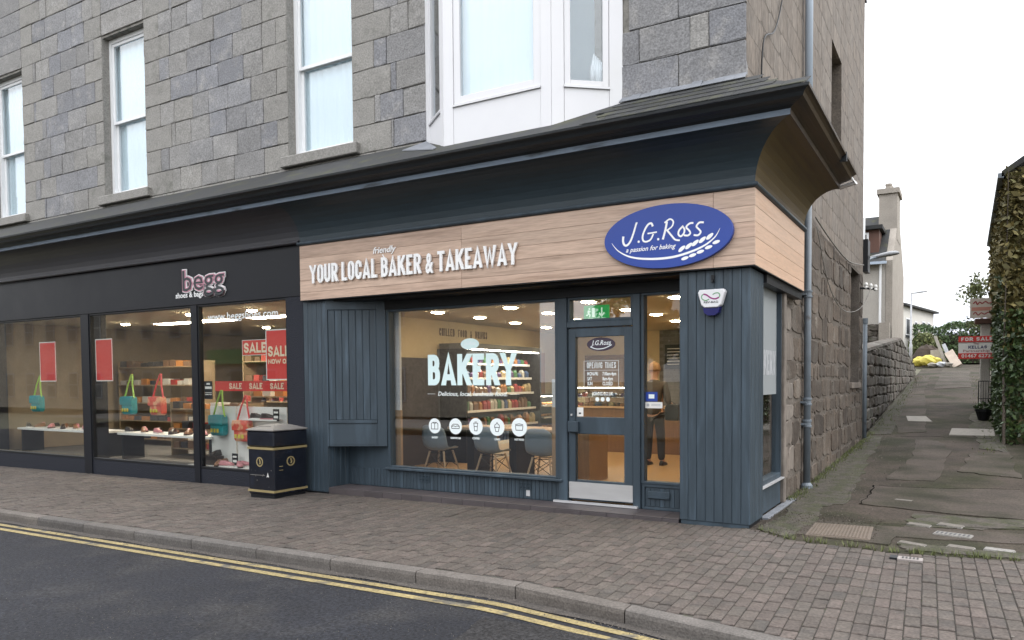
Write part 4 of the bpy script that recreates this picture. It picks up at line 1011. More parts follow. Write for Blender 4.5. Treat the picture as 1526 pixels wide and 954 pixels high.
# side window vinyl
sv_ = thing('side_window_vinyl', 'frosted panel with grey BAKERY lettering on the alley side window', 'lettering', (sx, 1.1, 1.5))
mb = MB(); slab(mb, sT, .66, 1.64, 1.42, 2.74, .0052, .0062); mb.build('frosted_panel', mat('white_film', (.24,.26,.27), .6, var=.03), sv_)
sign_letters('BAKERY', right(sx+.0065, .68, 1.66), .30, 0, .90, .05, .022, .1, .001, LEAD, sv_)
# ------------------------------------------------------------------ shoe shop next door
bg_ = thing('shoe_shopfront', 'black shoe shop front with wide display windows left of the bakery', 'shopfront', (-11, .06, 0))
BX1 = -6.905
mb = MB(); mb.box(-17, XL-.008, .062, .40, 2.895, 3.668); bf = mb.build('fascia', BEGGF, bg_, bevel=.006)
covb = [(-.06, 3.70)]+[(-.02+.46*(1-math.cos(R(a))), 3.69+.465*math.sin(R(a))) for a in range(0, 91, 10)]+[(.44, 4.20), (-.06, 4.20)]
cb = sweep(covb, -17, XL+.010, 0, 'cove_cornice', COVEG, bg_, side=False)
bd = [(-.05, 3.669)]+[(-.010+.026*math.sin(R(a)), 3.692-.023*math.cos(R(a))) for a in range(0, 181, 30)]+[(-.05, 3.716)]
sweep(bd, -17, XL-.022, 0, 'bead_moulding', COVEG, cb, side=False)
sweep([(o-.004, z) for o, z in lip], -17, XL+.010, 0, 'pale_lip', LIP, cb, side=False)
sweep([(o-.004, z) for o, z in sof], -17, XL+.010, 0, 'bed_moulding', GUT, cb, side=False)
sweep([(o-.003, z) for o, z in gut], -17, XL+.010, 0, 'gutter', GUT, bg_, side=False)
mb = MB(); o0, z0, z1 = .66, 4.333, 4.858
a = [(-17, -o0, z0), (XL+.010, -o0, z0)]; b = [(-17, WY-.002, z1), (XL+.010, WY-.002, z1)]
mb.add(a+b+[(p[0], p[1], p[2]-.03) for p in a+b], [(0,1,3,2),(4,6,7,5),(0,4,5,1),(2,3,7,6),(0,2,6,4),(1,5,7,3)]); mb.build('canopy_roof', SLATE, bg_)
for x0, x1 in ((-7.265, BX1), (-9.60, -9.455), (-12.95, -12.70), (-16.9, -16.5)):
    zb = .009*x0-.04
    MB().box(x0, x1, .068, .38 if x1-x0 > .2 else .155, zb, 2.893).build('pilaster', NAVY if x1 > -8 else BEGGF, bg_)
for x0, x1 in ((-9.454, -7.266), (-12.699, -9.601), (-16.499, -12.951)):
    mb = MB(); mb.box(x0, x1, .085, .38, .009*x0-.04, .150); mb.build('riser', NAVY, bg_)
    fr = MB().frame(x0+.001, x1-.001, .152, 2.892, .080, .150, .035, .035, .03).build('window_frame', BLACK, bg_, bevel=.004)
    MB().box(x0+.03, x1-.03, .110, .118, .18, 2.87).build('pane', GLASS, fr)
nm = thing('shop_name', 'pink and white outlined begg lettering on the black fascia', 'lettering', (-9.2, .05, 3.2))
PINK = mat('pink_letter', (.60,.30,.38), .5, var=.03); 
nT = lambda dz: front(-9.785, .061-dz, 3.135)
text('letter_outline', 'begg', .50, LETTER, nT(0), nm, .016, .030, fit=1.125); 
text('letter_body', 'begg', .50, PINK, lambda x, y, z: front(-9.776, .044, 3.135)(x, y, z), nm, .006, .017, fit=1.105)
text('letter_core', 'begg', .50, INKD, lambda x, y, z: front(-9.762, .0375, 3.135)(x, y, z), nm, .003, .001, fit=1.077)
text('small_line', 'shoes & bags', .13, LETTER, front(-9.99, .061, 3.03), nm, .006, .002, fit=.74)
ur = text('web_address', 'www.beggshoes.com', .17, FROST, front(-9.22, .1085, 2.625), None, .0012, .0008, fit=1.71)
tag(ur, 'white www.beggshoes.com lettering across the top of the shoe shop glass', 'lettering')
def poster(name, lab, x0, x1, z0, z1, y, m, cat='poster', lines=(), rim=None):
    t = thing(name, lab, cat, ((x0+x1)/2, y, z0))
    MB().box(x0, x1, y, y+.004, z0, z1).build('sheet', m, t)
    if rim: mb = MB(); mb.frame(x0, x1, z0, z1, y-.0012, y-.0002, rim); mb.build('border', CARDW, t)
    for s, xx0, xx1, zz, h, th, mm in lines: sign_letters(s, front(xx0, y-.0013, zz), h, 0, xx1-xx0, th, th*.45, th*2, .0008, mm, t)
    return t
SALEW = mat('cream_print', (.80,.66,.50), .5, var=.03)
poster('sale_poster', 'tall red poster reading SALE NOW ON in the shoe shop window', -7.835, -7.275, 1.63, 2.425, .132, RED, rim=.018, lines=[('SALE', -7.785, -7.29, 2.00, .165, .034, SALEW), ('NOW ON', -7.785, -7.29, 1.885, .075, .018, SALEW)])
poster('sale_poster', 'wide red sign reading SALE hung left of the tall sale poster', -8.44, -7.84, 2.03, 2.28, .160, RED, rim=.008, lines=[('SALE', -8.40, -7.86, 2.07, .165, .036, SALEW)])
poster('sale_banner', 'long dark red banner printed with SALE three times above the white boards', -10.3, -8.35, 1.44, 1.62, .95, RED, lines=[('SALE', -9.9, -9.55, 1.475, .11, .024, SALEW), ('SALE', -9.35, -9.0, 1.475, .11, .024, SALEW), ('SALE', -8.8, -8.45, 1.475, .11, .024, SALEW)])
t = thing('opening_card', 'small black and white card low on the left edge of the shoe shop glass', 'notice', (-9.3, .12, 1.35))
MB().box(-9.37, -9.16, .1205, .122, 1.32, 1.62).build('sheet', BLACK, t); mb = MB(); mb.box(-9.31,-9.22,.1190,.1203,1.56,1.59); mb.box(-9.35,-9.18,.1190,.1203,1.49,1.53); mb.box(-9.35,-9.18,.1190,.1203,1.42,1.43); mb.box(-9.35,-9.18,.1190,.1203,1.39,1.40); mb.build('print', CARDW, t)
# display platform, boards
plat = thing('display_plinth', 'low white display platform behind the shoe shop glass', 'display', (-8.3, .6, .15))
MB().box(-9.95, -7.29, .17, .62, .150, .185).build('top', CARDW, plat)
for i, (a, b) in enumerate(((-9.82, -9.14), (-9.10, -7.86))):
    t = thing('display_board', ['tall white display board behind the teal bag', 'wide white display board behind the red bag'][i], 'display board', ((a+b)/2, .52, .186))
    MB().box(a, b, .52, .545, .187, 1.185).build('panel', CARDW, t)
    MB().box(a, b, .546, .58, .187, .22).build('foot', BLACK, t)
TEAL = mat('teal_canvas', (.02,.25,.27), .6, var=.12, scale=10); LIME = mat('lime_strap', (.33,.55,.08), .6, var=.05); ORNG = mat('red_orange_canvas', (.62,.09,.06), .6, var=.15, scale=12, col2=(.7,.35,.2), c2amt=(.5,.6)); REDS = mat('red_strap', (.60,.06,.06), .6, var=.05); YELP = mat('yellow_print', (.65,.55,.08), .6, var=.05)
def bag(lab, xc, zb, w_, h, m, ms, mt):
    t = thing('shoulder_bag', lab, 'bag', (xc, .44, zb), 'bags hung in the shoe shop window')
    mb = MB(); rg = []
    for k, (s, zz) in enumerate(((.90,0),(1,.04),(1.02,h*.6),(.98,h*.92),(.9,h))):
        rg.append([(xc+w_/2*s*cx*(1 if abs(cy) < .9 else .9), .44+.055*cy*(1 if k in (1,2,3) else .7), zb+zz) for cx, cy in ((-1,-1),(-.5,-1.15),(.5,-1.15),(1,-1),(1,1),(-1,1))])
    mb.rings(rg); mb.build('body', m, t, bevel=.01)
    mb = MB(); rg = []
    for s, zz, o in ((1.0, h*.52, .012), (1.04, h*.80, .014), (.98, h*.99, .006)):
        rg.append([(xc-w_/2*s, .44-.066-o, zb+zz), (xc+w_/2*s, .44-.066-o, zb+zz), (xc+w_/2*s, .44-.05, zb+zz), (xc-w_/2*s, .44-.05, zb+zz)])
    mb.rings(rg); mb.build('flap', m, t, bevel=.004)
    for sx_ in (-1, 1):
        mb = MB(); mb.tube([(xc+sx_*w_*.42, .44, zb+h*.9), (xc+sx_*w_*.2, .46, zb+h+.22), (xc+sx_*.015, .50, zb+h+.42)], .016, 6); mb.build('strap', ms, t)
    mb = MB(); 
    for k in range(3): mb.box(xc-w_*.32+k*w_*.22, xc-w_*.32+k*w_*.22+w_*.14, .44-.066-.016, .44-.066-.012, zb+h*.16, zb+h*.34)
    mb.build('print', mt, t)
bag('teal shoulder bag with lime green strap on a white display board', -9.47, .68, .36, .36, TEAL, LIME, YELP)
bag('red patterned shoulder bag with red strap on a white display board', -8.83, .60, .40, .36, ORNG, REDS, YELP)
for i, (x, z) in enumerate(((-7.97, .96), (-9.02, .19))):
    t = thing('price_card', ['small black price card high beside the bin on the white board', 'small black price card standing on the white plinth'][i], 'price card', (x, .4, z))
    MB().box(x-.07, x+.07, .40, .408, z, z+.20).build('card', BLACK, t); mb = MB(); mb.box(x-.05, x+.05, .3975, .3995, z+.13, z+.16); mb.box(x-.05, x+.05, .3975, .3995, z+.05, z+.09); mb.build('print', CARDW, t)
    MB().box(x-.02, x+.02, .409, .45, z, z+.02).build('stand', BLACK, t)
SHB = mat('dark_leather', (.03,.02,.018), .35, var=.1); SHP = mat('pink_leather', (.50,.20,.22), .4, var=.1); SHT = mat('tan_leather', (.22,.10,.05), .4, var=.1); SHW = mat('white_sole', (.6,.58,.55), .5, var=.05)
def shoe(lab, x, y, z, rot, m, ms, s=1.0):
    t = thing('shoe', lab, 'shoe', (x, y, z), 'shoes on display in the window')
    o = [(-.13,-.030),(-.10,-.038),(0,-.034),(.07,-.045),(.12,-.036),(.14,0),(.12,.036),(.07,.045),(0,.034),(-.10,.038),(-.13,.030)]
    c, s_ = math.cos(rot), math.sin(rot)
    Tt = lambda a, b, h: (x+(a*c-b*s_)*s, y+(a*s_+b*c)*s, z+h*s)
    mb = MB(Tt); mb.rings([[(a, b, h) for a, b in o] for h in (0, .018)]); mb.build('sole', ms, t)
    mb = MB(Tt); rg = []
    for h, k, x0, x1 in ((.0185,.96,-.125,.135),(.045,.92,-.122,.13),(.068,.75,-.118,.085),(.088,.62,-.112,.02),(.10,.52,-.108,-.02)):
        rg.append([(x0+(a+.13)/.27*(x1-x0), b*k, h) for a, b in o])
    mb.rings(rg); mb.build('upper', m, t, smooth=True)
shoe('dark leather shoe standing highest on a box at the left of the plinth', -9.46, 0.36, .335, -1.2, SHB, SHB)
shoe('brown leather shoe standing front left on the white plinth', -9.22, 0.24, .187, -.9, SHT, SHB)
shoe('brown leather shoe behind the front brown one on the white plinth', -9.31, 0.40, .187, -1.0, SHT, SHW)
shoe('pink shoe lying beside the price card on the white plinth', -9.00, 0.24, .187, .4, SHP, SHW)
shoe('pink shoe standing right of the price card near the bin', -8.70, 0.26, .187, -.5, SHP, SHB)
shoe('pink shoe behind the one near the bin', -8.71, 0.36, .187, .9, SHP, SHW)
shoe('dark shoe resting on a bracket high on the white board over the bin', -8.51, 0.46, .985, .2, SHB, SHW)
shoe('dark pink-soled shoe beside it on the high bracket', -8.24, 0.46, .985, .3, SHB, SHP)
br_ = MB().box(-8.80, -7.95, .39, .519, .962, .984).build('shoe_bracket', CARDW); tag(br_, 'narrow white bracket shelf holding shoes on the display board', 'shelf')
bx_ = MB().box(-9.62, -9.36, .28, .44, .186, .334).build('shoe_box', SHB); tag(bx_, 'dark shoe box under the highest shoe on the plinth', 'box')
# shoe shop interior
ii = dict(kind='structure'); TANW = mat('tan_shop_wall', (.26,.20,.13), .8, var=.08)
MB().box(-16.7, -7.0, .42, 7.6, .02, .12).build('shoe_shop_floor', mat('grey_carpet', (.12,.11,.10), .95, var=.1), **ii)
MB().box(-16.8, -6.93, .42, 7.6, 2.93, 2.99).build('shoe_shop_ceiling', CEIL, **ii)
MB().box(-16.8, -6.93, 7.45, 7.55, .13, 2.92).build('shoe_shop_wall', TANW, **ii)
MB().box(-6.98, -6.915, .40, 7.44, .13, 2.92).build('shoe_shop_wall', TANW, **ii)
MB().box(-16.8, -16.7, .40, 7.44, .13, 2.92).build('shoe_shop_wall', TANW, **ii)
SHELF = mat('shelf_wood', (.30,.22,.13), .5, var=.1)
boxm = [mat('box_%s' % n, c, .6, var=.06) for n, c in (('red', (.40,.05,.04)), ('white', (.55,.52,.46)), ('brown', (.16,.09,.05)), ('dark', (.03,.03,.035)), ('orange', (.45,.18,.04)))]
def rack(lab, x0, x1, y, zt, n, short):
    t = thing('shoe_rack', lab, 'shelving', ((x0+x1)/2, y, .12))
    for xx in (x0, x1-.03): MB().box(xx, xx+.03, y, y+.34, .122, zt).build('upright', SHELF, t)
    for k in range(n):
        z = .25+(zt-.4)*k/(n-1)
        MB().box(x0+.031, x1-.031, y, y+.34, z, z+.025).build('shelf', SHELF, t)
        x = x0+.05
        while x < x1-.25:
            wd = random.uniform(.16, .24)
            shoe_mb = MB().box(x, x+wd, y+.03, y+.30, z+.026, z+.026+random.uniform(.09, .15)); bm__ = random.choice(boxm); b = shoe_mb.build('shoe_box', bm__); cl_ = bm__.name[4:]; tag(b, '%s shoe box on the %s' % (cl_, short), 'box', '%s boxes on the %s' % (cl_, short)); x += wd+random.uniform(.02, .16)
rack('tall wooden shoe rack at the back of the shoe shop', -13.0, -10.3, 6.9, 2.2, 4, 'tall rack at the back of the shoe shop')
rack('tall wooden shoe rack behind the sale posters', -9.9, -7.3, 4.6, 2.2, 4, 'tall rack behind the sale posters')
rack('low wooden shoe rack behind the white display boards', -10.6, -7.4, 1.9, 1.45, 3, 'low rack behind the white display boards')
rack('low wooden shoe rack in the second shoe shop window', -12.4, -10.0, 1.4, 1.2, 3, 'low rack in the second shoe shop window')
for i, (x0, x1, y0, y1) in enumerate(((-10.9, -8.6, 2.0, 2.35), (-14, -11.5, 2.0, 2.35))):
    t = thing('strip_light', ['long lit strip light on the shoe shop ceiling behind the sale signs', 'long lit strip light at the far left of the shoe shop ceiling'][i], 'ceiling light', ((x0+x1)/2, y0, 2.92), 'strip lights in the shoe shop')
    MB().box(x0, x1, y0, y1, 2.895, 2.928).build('housing', CARDW, t); MB().box(x0+.03, x1-.03, y0+.04, y1-.04, 2.886, 2.893).build('diffuser', LAMPB, t)
for i, (x, y) in enumerate(((-8.6, 1.9), (-7.6, 2.4), (-10.6, 2.2), (-12.2, 2.0), (-14.6, 1.8), (-7.75, 1.15), (-9.5, 1.15), (-11.2, 1.1), (-8.0, 3.4), (-10, 4.6), (-12.8, 4))):  # a few are known fittings; the others are added to brighten the shop
    t = thing('round_light', 'small round lit light from a ceiling set enlarged to brighten the shoe shop', 'ceiling light', (x, y, 2.92), 'round lights in the shoe shop')
    MB().lathe([(.10,2.928),(.10,2.905),(.085,2.9)], (x, y, 0), 14).build('rim', CARDW, t); MB().lathe([(.083,2.8995),(.083,2.885),(.05,2.872)], (x, y, 0), 14).build('lens', LAMPON, t)

rack('long tall wooden shoe rack along the middle of the shoe shop', -9.35, -7.15, 3.4, 2.3, 5, 'long tall rack in the middle of the shoe shop')
rack('wide tall wooden shoe rack behind the second shoe shop window', -12.6, -9.8, 3.2, 2.2, 5, 'wide tall rack behind the second window')
rack('wide tall wooden shoe rack behind the far left shoe shop window', -16.4, -13.2, 2.6, 2.1, 5, 'wide tall rack behind the far left window')
t = thing('display_table', 'white display table piled with shoes in the second shoe shop window', 'table', (-11.1, .7, .12))
MB().box(-12.55, -9.75, .45, .95, .60, .64).build('top', CARDW, t)
for x in (-12.5, -9.85): MB().box(x, x+.05, .5, .9, .121, .599).build('leg', BLACK, t)
t2 = thing('display_table', 'white display table piled with shoes in the far left shoe shop window', 'table', (-14.7, .7, .12))
MB().box(-16.3, -13.1, .45, .95, .60, .64).build('top', CARDW, t2)
for x in (-16.25, -13.2): MB().box(x, x+.05, .5, .9, .121, .599).build('leg', BLACK, t2)
for k in range(9):
    shoe('%s shoe, number %s from the left, atop the low rack behind the bags' % (['black','pink','tan'][k % 3], ['one','two','three','four','five','six','seven','eight','nine'][k]), -10.4+.33*k, 2.05, 1.22, random.uniform(-1.3, .3), [SHB, SHP, SHT][k % 3], SHW)
bag('teal shoulder bag hung in the far left shoe shop window', -15.4, 1.0, .36, .34, TEAL, LIME, YELP)
for tx, place in ((-12.45, 'second'), (-16.2, 'far left')):
    for k in range(12):
        nm_, mm_ = [('black', SHB), ('pink', SHP), ('tan', SHT)][k % 3]
        shoe('%s shoe, number %s from the left on the table in the %s window' % (nm_, ['one','two','three','four','five','six','seven','eight','nine','ten','eleven','twelve'][k], place), tx+.23*k, .62+.16*(k % 2), .642, random.uniform(-1.2, .2), mm_, random.choice([SHB, SHW]))
bag('teal shoulder bag hung in the second shoe shop window', -12.1, 1.0, .36, .34, TEAL, LIME, YELP)
bag('red patterned shoulder bag hung in the second shoe shop window', -11.2, 1.0, .38, .34, ORNG, REDS, YELP)
poster('sale_poster', 'plain tall red poster at the left of the second shoe shop window', -12.60, -12.05, 1.63, 2.42, .132, RED, rim=.018)
poster('sale_poster', 'plain tall red poster in the far left shoe shop window', -14.6, -14.0, 1.63, 2.42, .132, RED, rim=.018)
# ------------------------------------------------------------------ bakery interior
FZ = .10; CZ = 2.735
MB().box(-6.80, -.52, .57, 7.7, FZ-.06, FZ).build('shop_floor', FLOORI, **ii)
MB().box(-6.80, -.52, .57, 7.7, CZ, CZ+.06).build('shop_ceiling', CEIL, **ii)
MB().box(-6.83, -6.76, .57, 7.7, FZ+.002, CZ-.002).build('shop_wall', CREAM, **ii)
MB().box(-.52, -.46, 1.75, 7.7, FZ+.002, CZ-.002).build('shop_wall', CREAM, **ii)
MB().box(-6.759, -4.2, 7.58, 7.66, FZ+.002, CZ-.002).build('shop_wall', CREAM, **ii)
tw_ = MB().box(-4.199, -.521, 7.58, 7.66, FZ+.002, CZ-.002).build('shop_wall', mat('tile_grout', (.16,.15,.14), .8, var=.05), **ii)
mbj = MB()
for r in range(34):
    for c in range(20):
        x = -4.19+c*.185+(.09 if r % 2 else 0); z = FZ+.01+r*.077
        if x+.18 < -.53 and z+.074 < CZ: mbj.box(x, x+.180, 7.566, 7.579, z, z+.072)
mbj.build('wall_tiles', GREYT, tw_, kind='stuff')
wp = MB().box(-6.759, -6.70, .6, 2.9, FZ+.003, 2.02).build('wall_panelling', DARKW); tag(wp, 'dark panel added on the left wall to imitate a street reflection', 'panelling')  # added dark panel: a street reflection in the glass put into its colour
for i, (xa, xb, lab) in enumerate(((-5.60, -5.49, 'white and oak end panel inside the left edge of the bakery window'), (-2.865, -2.765, 'pale oak end panel with white cap inside the right edge of the bakery window'))):
    t = thing('end_panel', lab, 'panel', (xa, .65, FZ))
    zc = 1.17 if i == 0 else 1.25
    MB().box(xa, xb, .60, .64, FZ+.002, zc).build('oak_panel', WOODI, t); MB().box(xa+.006, xb-.006, .60, .64, zc+.002, 2.72 if i == 0 else 1.62).build('white_panel', WHITES, t)
# ceiling lights, the ones the photo shows lit
for (x, y) in [(-5.66,1.67),(-4.22,1.65),(-2.8,1.53),(-5.65,2.79),(-4.16,2.67),(-2.8,2.82),(-5.75,4.06),(-4.33,4.03),(-2.7,3.79),(-5.85,5.37),(-4.4,5.3),(-2.88,5.2),(-1.5,1.6),(-1.5,3.4),(-1.5,5.2)]:
    rw_ = ['front', 'second', 'third', 'back'][min(3, int((y-1.2)/1.15))]; cl_ = 'left hand' if x < -5 else 'left middle' if x < -3.5 else 'right middle' if x < -2 else 'right hand'
    t = thing('downlight', 'round lit downlight in the %s row of the bakery ceiling, %s column' % (rw_, cl_), 'ceiling light', (x, y, CZ), 'downlights in the bakery ceiling')
    MB().lathe([(.125,CZ-.001),(.125,CZ-.012),(.105,CZ-.014)], (x, y, 0), 16).build('rim', WHITES, t)
    MB().lathe([(.103,CZ-.0145),(.103,CZ-.022),(.07,CZ-.030)], (x, y, 0), 16).build('lens', LAMPON, t)
# chilled cabinet along the left wall
cab = thing('chilled_cabinet', 'open chilled cabinet with lit shelves of packets along the left wall', 'cabinet', (-6.5, 4.2, FZ))
STEELD = mat('cabinet_grey', (.10,.105,.105), .4, var=.08)
MB().box(-6.755, -6.70, 2.95, 5.55, FZ+.002, 2.20).build('back_panel', STEELD, cab)
MB().box(-6.70, -6.10, 2.95, 3.0, FZ+.002, 2.20).build('side_panel', BLACK, cab); MB().box(-6.70, -6.10, 5.5, 5.55, FZ+.002, 2.20).build('side_panel', BLACK, cab)
MB().box(-6.70, -6.08, 2.95, 5.55, 2.202, 2.30).build('canopy', STEELD, cab)
MB().box(-6.699, -6.06, 3.002, 5.498, FZ+.002, .38).build('base', CARDW, cab)
MB().box(-6.20, -6.10, 3.05, 5.45, 2.186, 2.199).build('lit_strip', LAMPB, cab)
shz = [.40, .70, 1.02, 1.34, 1.64, 1.92]
for k, z in enumerate(shz):
    dpt = .58-.05*k
    MB().box(-6.70, -6.70+dpt, 3.002, 5.498, z, z+.018).build('shelf', STEELD, cab)
    MB().box(-6.70+dpt+.001, -6.70+dpt+.012, 3.002, 5.498, z-.012, z+.032).build('price_rail', CARDW, cab)
pc = [('red', (.30,.05,.05)), ('green', (.06,.16,.07)), ('white', (.42,.40,.35)), ('orange', (.34,.15,.05)), ('purple', (.09,.05,.13)), ('brown', (.16,.09,.05)), ('cream', (.45,.36,.20)), ('blue', (.06,.10,.2))]
pmats = [(n, mat('packet_%s' % n, c, .35, var=.1)) for n, c in pc]
def packets(x, ya, yb, z, hmax, alongx=False, where='on the shelves of the chilled cabinet'):
    y = ya
    while y < yb-.06:
        wd = random.uniform(.07, .13); n, m = random.choice(pmats); h = random.uniform(.5, .95)*hmax
        mb = MB(); dd = .05
        if alongx: mb.rings([[(y,x-dd,z),(y+wd,x-dd,z),(y+wd,x+dd,z),(y,x+dd,z)],[(y,x-dd,z+h*.7),(y+wd,x-dd,z+h*.7),(y+wd,x+dd,z+h*.7),(y,x+dd,z+h*.7)],[(y+.2*wd,x-.02,z+h),(y+.8*wd,x-.02,z+h),(y+.8*wd,x+.02,z+h),(y+.2*wd,x+.02,z+h)]])
        else: mb.rings([[(x-dd,y,z),(x+dd,y,z),(x+dd,y+wd,z),(x-dd,y+wd,z)],[(x-dd,y,z+h*.7),(x+dd,y,z+h*.7),(x+dd,y+wd,z+h*.7),(x-dd,y+wd,z+h*.7)],[(x-.02,y+.2*wd,z+h),(x+.02,y+.2*wd,z+h),(x+.02,y+.8*wd,z+h),(x-.02,y+.8*wd,z+h)]])
        o = mb.build('packet', m); tag(o, '%s food packet standing %s' % (n, where), 'packet', '%s packets %s' % (n, where)); y += wd+random.uniform(.01, .05)
for k, z in enumerate(shz): packets(-6.70+.58-.05*k-.09, 3.03, 5.47, z+.019, [.22,.24,.24,.22,.2,.18][k], where='on the %s shelf of the chilled cabinet' % ['lowest','second','third','fourth','fifth','topmost'][k])
cs = thing('wall_slogan', 'dark CHILLED FOOD & DRINKS lettering on the cream wall above the cabinet', 'lettering', (-6.75, 4, 2.5))
sign_letters('CHILLED FOOD & DRINKS', right(-6.759, 3.02, 2.455), .145, 0, 1.50, .026, .018, .09, .004, mat('brown_letter', (.10,.06,.03), .6, var=.05), cs)
bp_ = thing('bread_poster', 'orange brown poster of wheat ears on the wall beyond the cabinet', 'poster', (-6.75, 6.2, 1.2))
MB().box(-6.758, -6.74, 5.62, 6.75, 1.30, 2.25).build('sheet', mat('toast_print', (.30,.12,.03), .5, var=.35, scale=5, stretch=(2,6,1)), bp_)
gc_ = MB().box(-6.735, -6.73, 5.75, 6.1, 1.36, 1.72).build('green_card', mat('green_card', (.08,.24,.13), .5, var=.05)); tag(gc_, 'green card pinned on the toast brown poster', 'notice')
# counter and glass case
ct = thing('serving_counter', 'long oak fronted serving counter with a glass pastry case', 'counter', (-4, 6.1, FZ))
MB().box(-6.0, -1.2, 5.9, 6.55, FZ+.002, 1.02).build('front', WOODD, ct); MB().box(-6.04, -1.16, 5.86, 6.6, 1.022, 1.06).build('worktop', WOODI, ct)
MB().box(-6.0, -3.6, 5.92, 5.93, 1.062, 1.45).build('case_glass', GLASSD, ct); MB().box(-6.0, -3.6, 5.92, 6.4, 1.451, 1.475).build('case_top', STEEL, ct)
MB().box(-5.98, -3.62, 5.95, 6.4, 1.24, 1.25).build('case_shelf', STEEL, ct)
MB().box(-5.98, -3.62, 6.30, 6.34, 1.435, 1.45).build('lit_strip', LAMPB, ct)
packets(6.12, -5.9, -3.7, 1.062, .11, True, 'in the glass case on the counter'); packets(6.12, -5.9, -3.7, 1.252, .11, True, 'on the glass case upper shelf')
pst = thing('pastry_case', 'tall dark pastry case with shelves of golden bakes left of the counter', 'display case', (-6.2, 6.2, FZ))
MB().box(-6.75, -6.55, 5.6, 7.4, FZ+.002, 1.28).build('cabinet', BLACK, pst)
for z in (.55, .80, 1.05): 
    MB().box(-6.549, -6.08, 5.62, 7.38, z, z+.015).build('shelf', STEEL, pst)
    MB().box(-6.075, -6.065, 5.62, 7.38, z-.01, z+.025).build('price_rail', CARDW, pst)
MB().box(-6.549, -6.06, 5.62, 7.38, FZ+.002, .50).build('base', BLACK, pst); MB().box(-6.549, -6.06, 5.6, 7.4, 1.27, 1.30).build('top', BLACK, pst); MB().box(-6.2, -6.12, 5.7, 7.3, 1.258, 1.268).build('lit_strip', LAMPB, pst)
BUNM = mat('golden_bake', (.42,.20,.05), .5, var=.2, scale=10)
for z, lv in ((.565,'bottom'), (.815,'middle'), (1.065,'top')):
    for k in range(12):
        mb = MB(); mb.ell((-6.2+random.uniform(-.03,.03), 5.72+k*.14, z+.035), (.06,.055,.035), 8, 5); o = mb.build('bun', BUNM, smooth=True); tag(o, 'golden bun on the %s shelf of the pastry case' % lv, 'bun', 'buns on the %s shelf of the pastry case' % lv)
dw = thing('inner_doorway', 'brown framed doorway in the cream back wall of the bakery', 'doorway', (-5.6, 7.5, FZ))
mb = MB(); mb.frame(-6.1, -5.0, FZ+.003, 2.2, 7.53, 7.578, .1, .02); mb.build('frame', WOODD, dw); MB().box(-5.99, -5.11, 7.555, 7.576, FZ+.03, 2.09).build('door', mat('tan_door', (.22,.14,.08), .5, var=.1), dw)
for i, x in enumerate((-4.05, -3.25, -2.45)):
    t = thing('menu_board', ['black menu board at the left of the tiled back wall', 'black menu board in the middle of the tiled back wall', 'black menu board at the right of the tiled back wall'][i], 'menu board', (x, 7.5, 1.9), 'menu boards over the counter')
    MB().box(x, x+.68, 7.53, 7.56, 1.85, 2.40).build('board', BLACK, t)
    mb = MB()
    for r in range(6): mb.box(x+.06, x+.40-.03*(r % 3), 7.526, 7.5295, 2.30-.07*r, 2.315-.07*r); mb.box(x+.50, x+.60, 7.526, 7.5295, 2.30-.07*r, 2.315-.07*r)
    mb.build('chalk_lines', CARDW, t)
ex = thing('exit_sign', 'lit green exit sign with running figure hung behind the fanlight', 'exit sign', (-2.35, 1.0, 2.5))
# hung at Y=.9 behind the fanlight
x0, x1, y, z0, z1 = -2.565, -2.19, .95, 2.40, 2.60
MB().box(x0, x1, y, y+.02, z0, z1).build('panel', GREENS, ex)
eT = front(x0, y-.0008, z0)
mb = MB(eT)
mb.rings([[(.085+.014*math.cos(a*.7854), .155+.014*math.sin(a*.7854), z) for a in range(8)] for z in (0,.001)])
ribbon(mb, [(.078,.135),(.072,.095)], .014, 0, .0012); ribbon(mb, [(.072,.095),(.095,.075),(.088,.045)], .008, 0, .0014); ribbon(mb, [(.072,.095),(.055,.07),(.035,.072)], .008, 0, .0016); ribbon(mb, [(.08,.13),(.105,.115)], .006, 0, .0018); ribbon(mb, [(.075,.13),(.055,.112)], .006, 0, .002)
mb.box(.125,.165,.045,.165,0,.001); mb.build('running_figure', EXITW, ex)
mb = MB(eT); ribbon(mb, [(.27,.165),(.27,.06)], .010, 0, .001); ribbon(mb, [(.232,.098),(.27,.055),(.308,.098)], .010, 0, .0012); mb.build('arrow', EXITW, ex)
text('exit_word', 'EXIT', .034, EXITW, front(x0+.07, y-.0008, z0+.008), ex, .0008, .0008)
mb = MB(); mb.tube([(x0+.05, y+.01, z1), (x0+.05, y+.01, CZ-.001)], .004, 6); mb.tube([(x1-.05, y+.01, z1), (x1-.05, y+.01, CZ-.001)], .004, 6); mb.build('hanger', STEEL, ex)
# window table
tb = thing('window_table', 'long oak table on black panel legs behind the bakery window', 'table', (-4.1, 1.9, FZ))
mb = MB(); mb.box(-5.45, -2.85, 1.62, 2.25, .830, .866); mb.build('tabletop', WOODI, tb, bevel=.004)
for x in (-5.10, -4.29): MB().box(x, x+.135, 1.68, 2.2, FZ+.001, .828).build('leg', BLACK, tb)
MB().box(-3.05, -2.86, 1.64, 2.24, FZ+.001, .828).build('end_panel', mat('mid_oak', (.27,.155,.08), .5, var=.12, stretch=(8,8,.6)), tb)
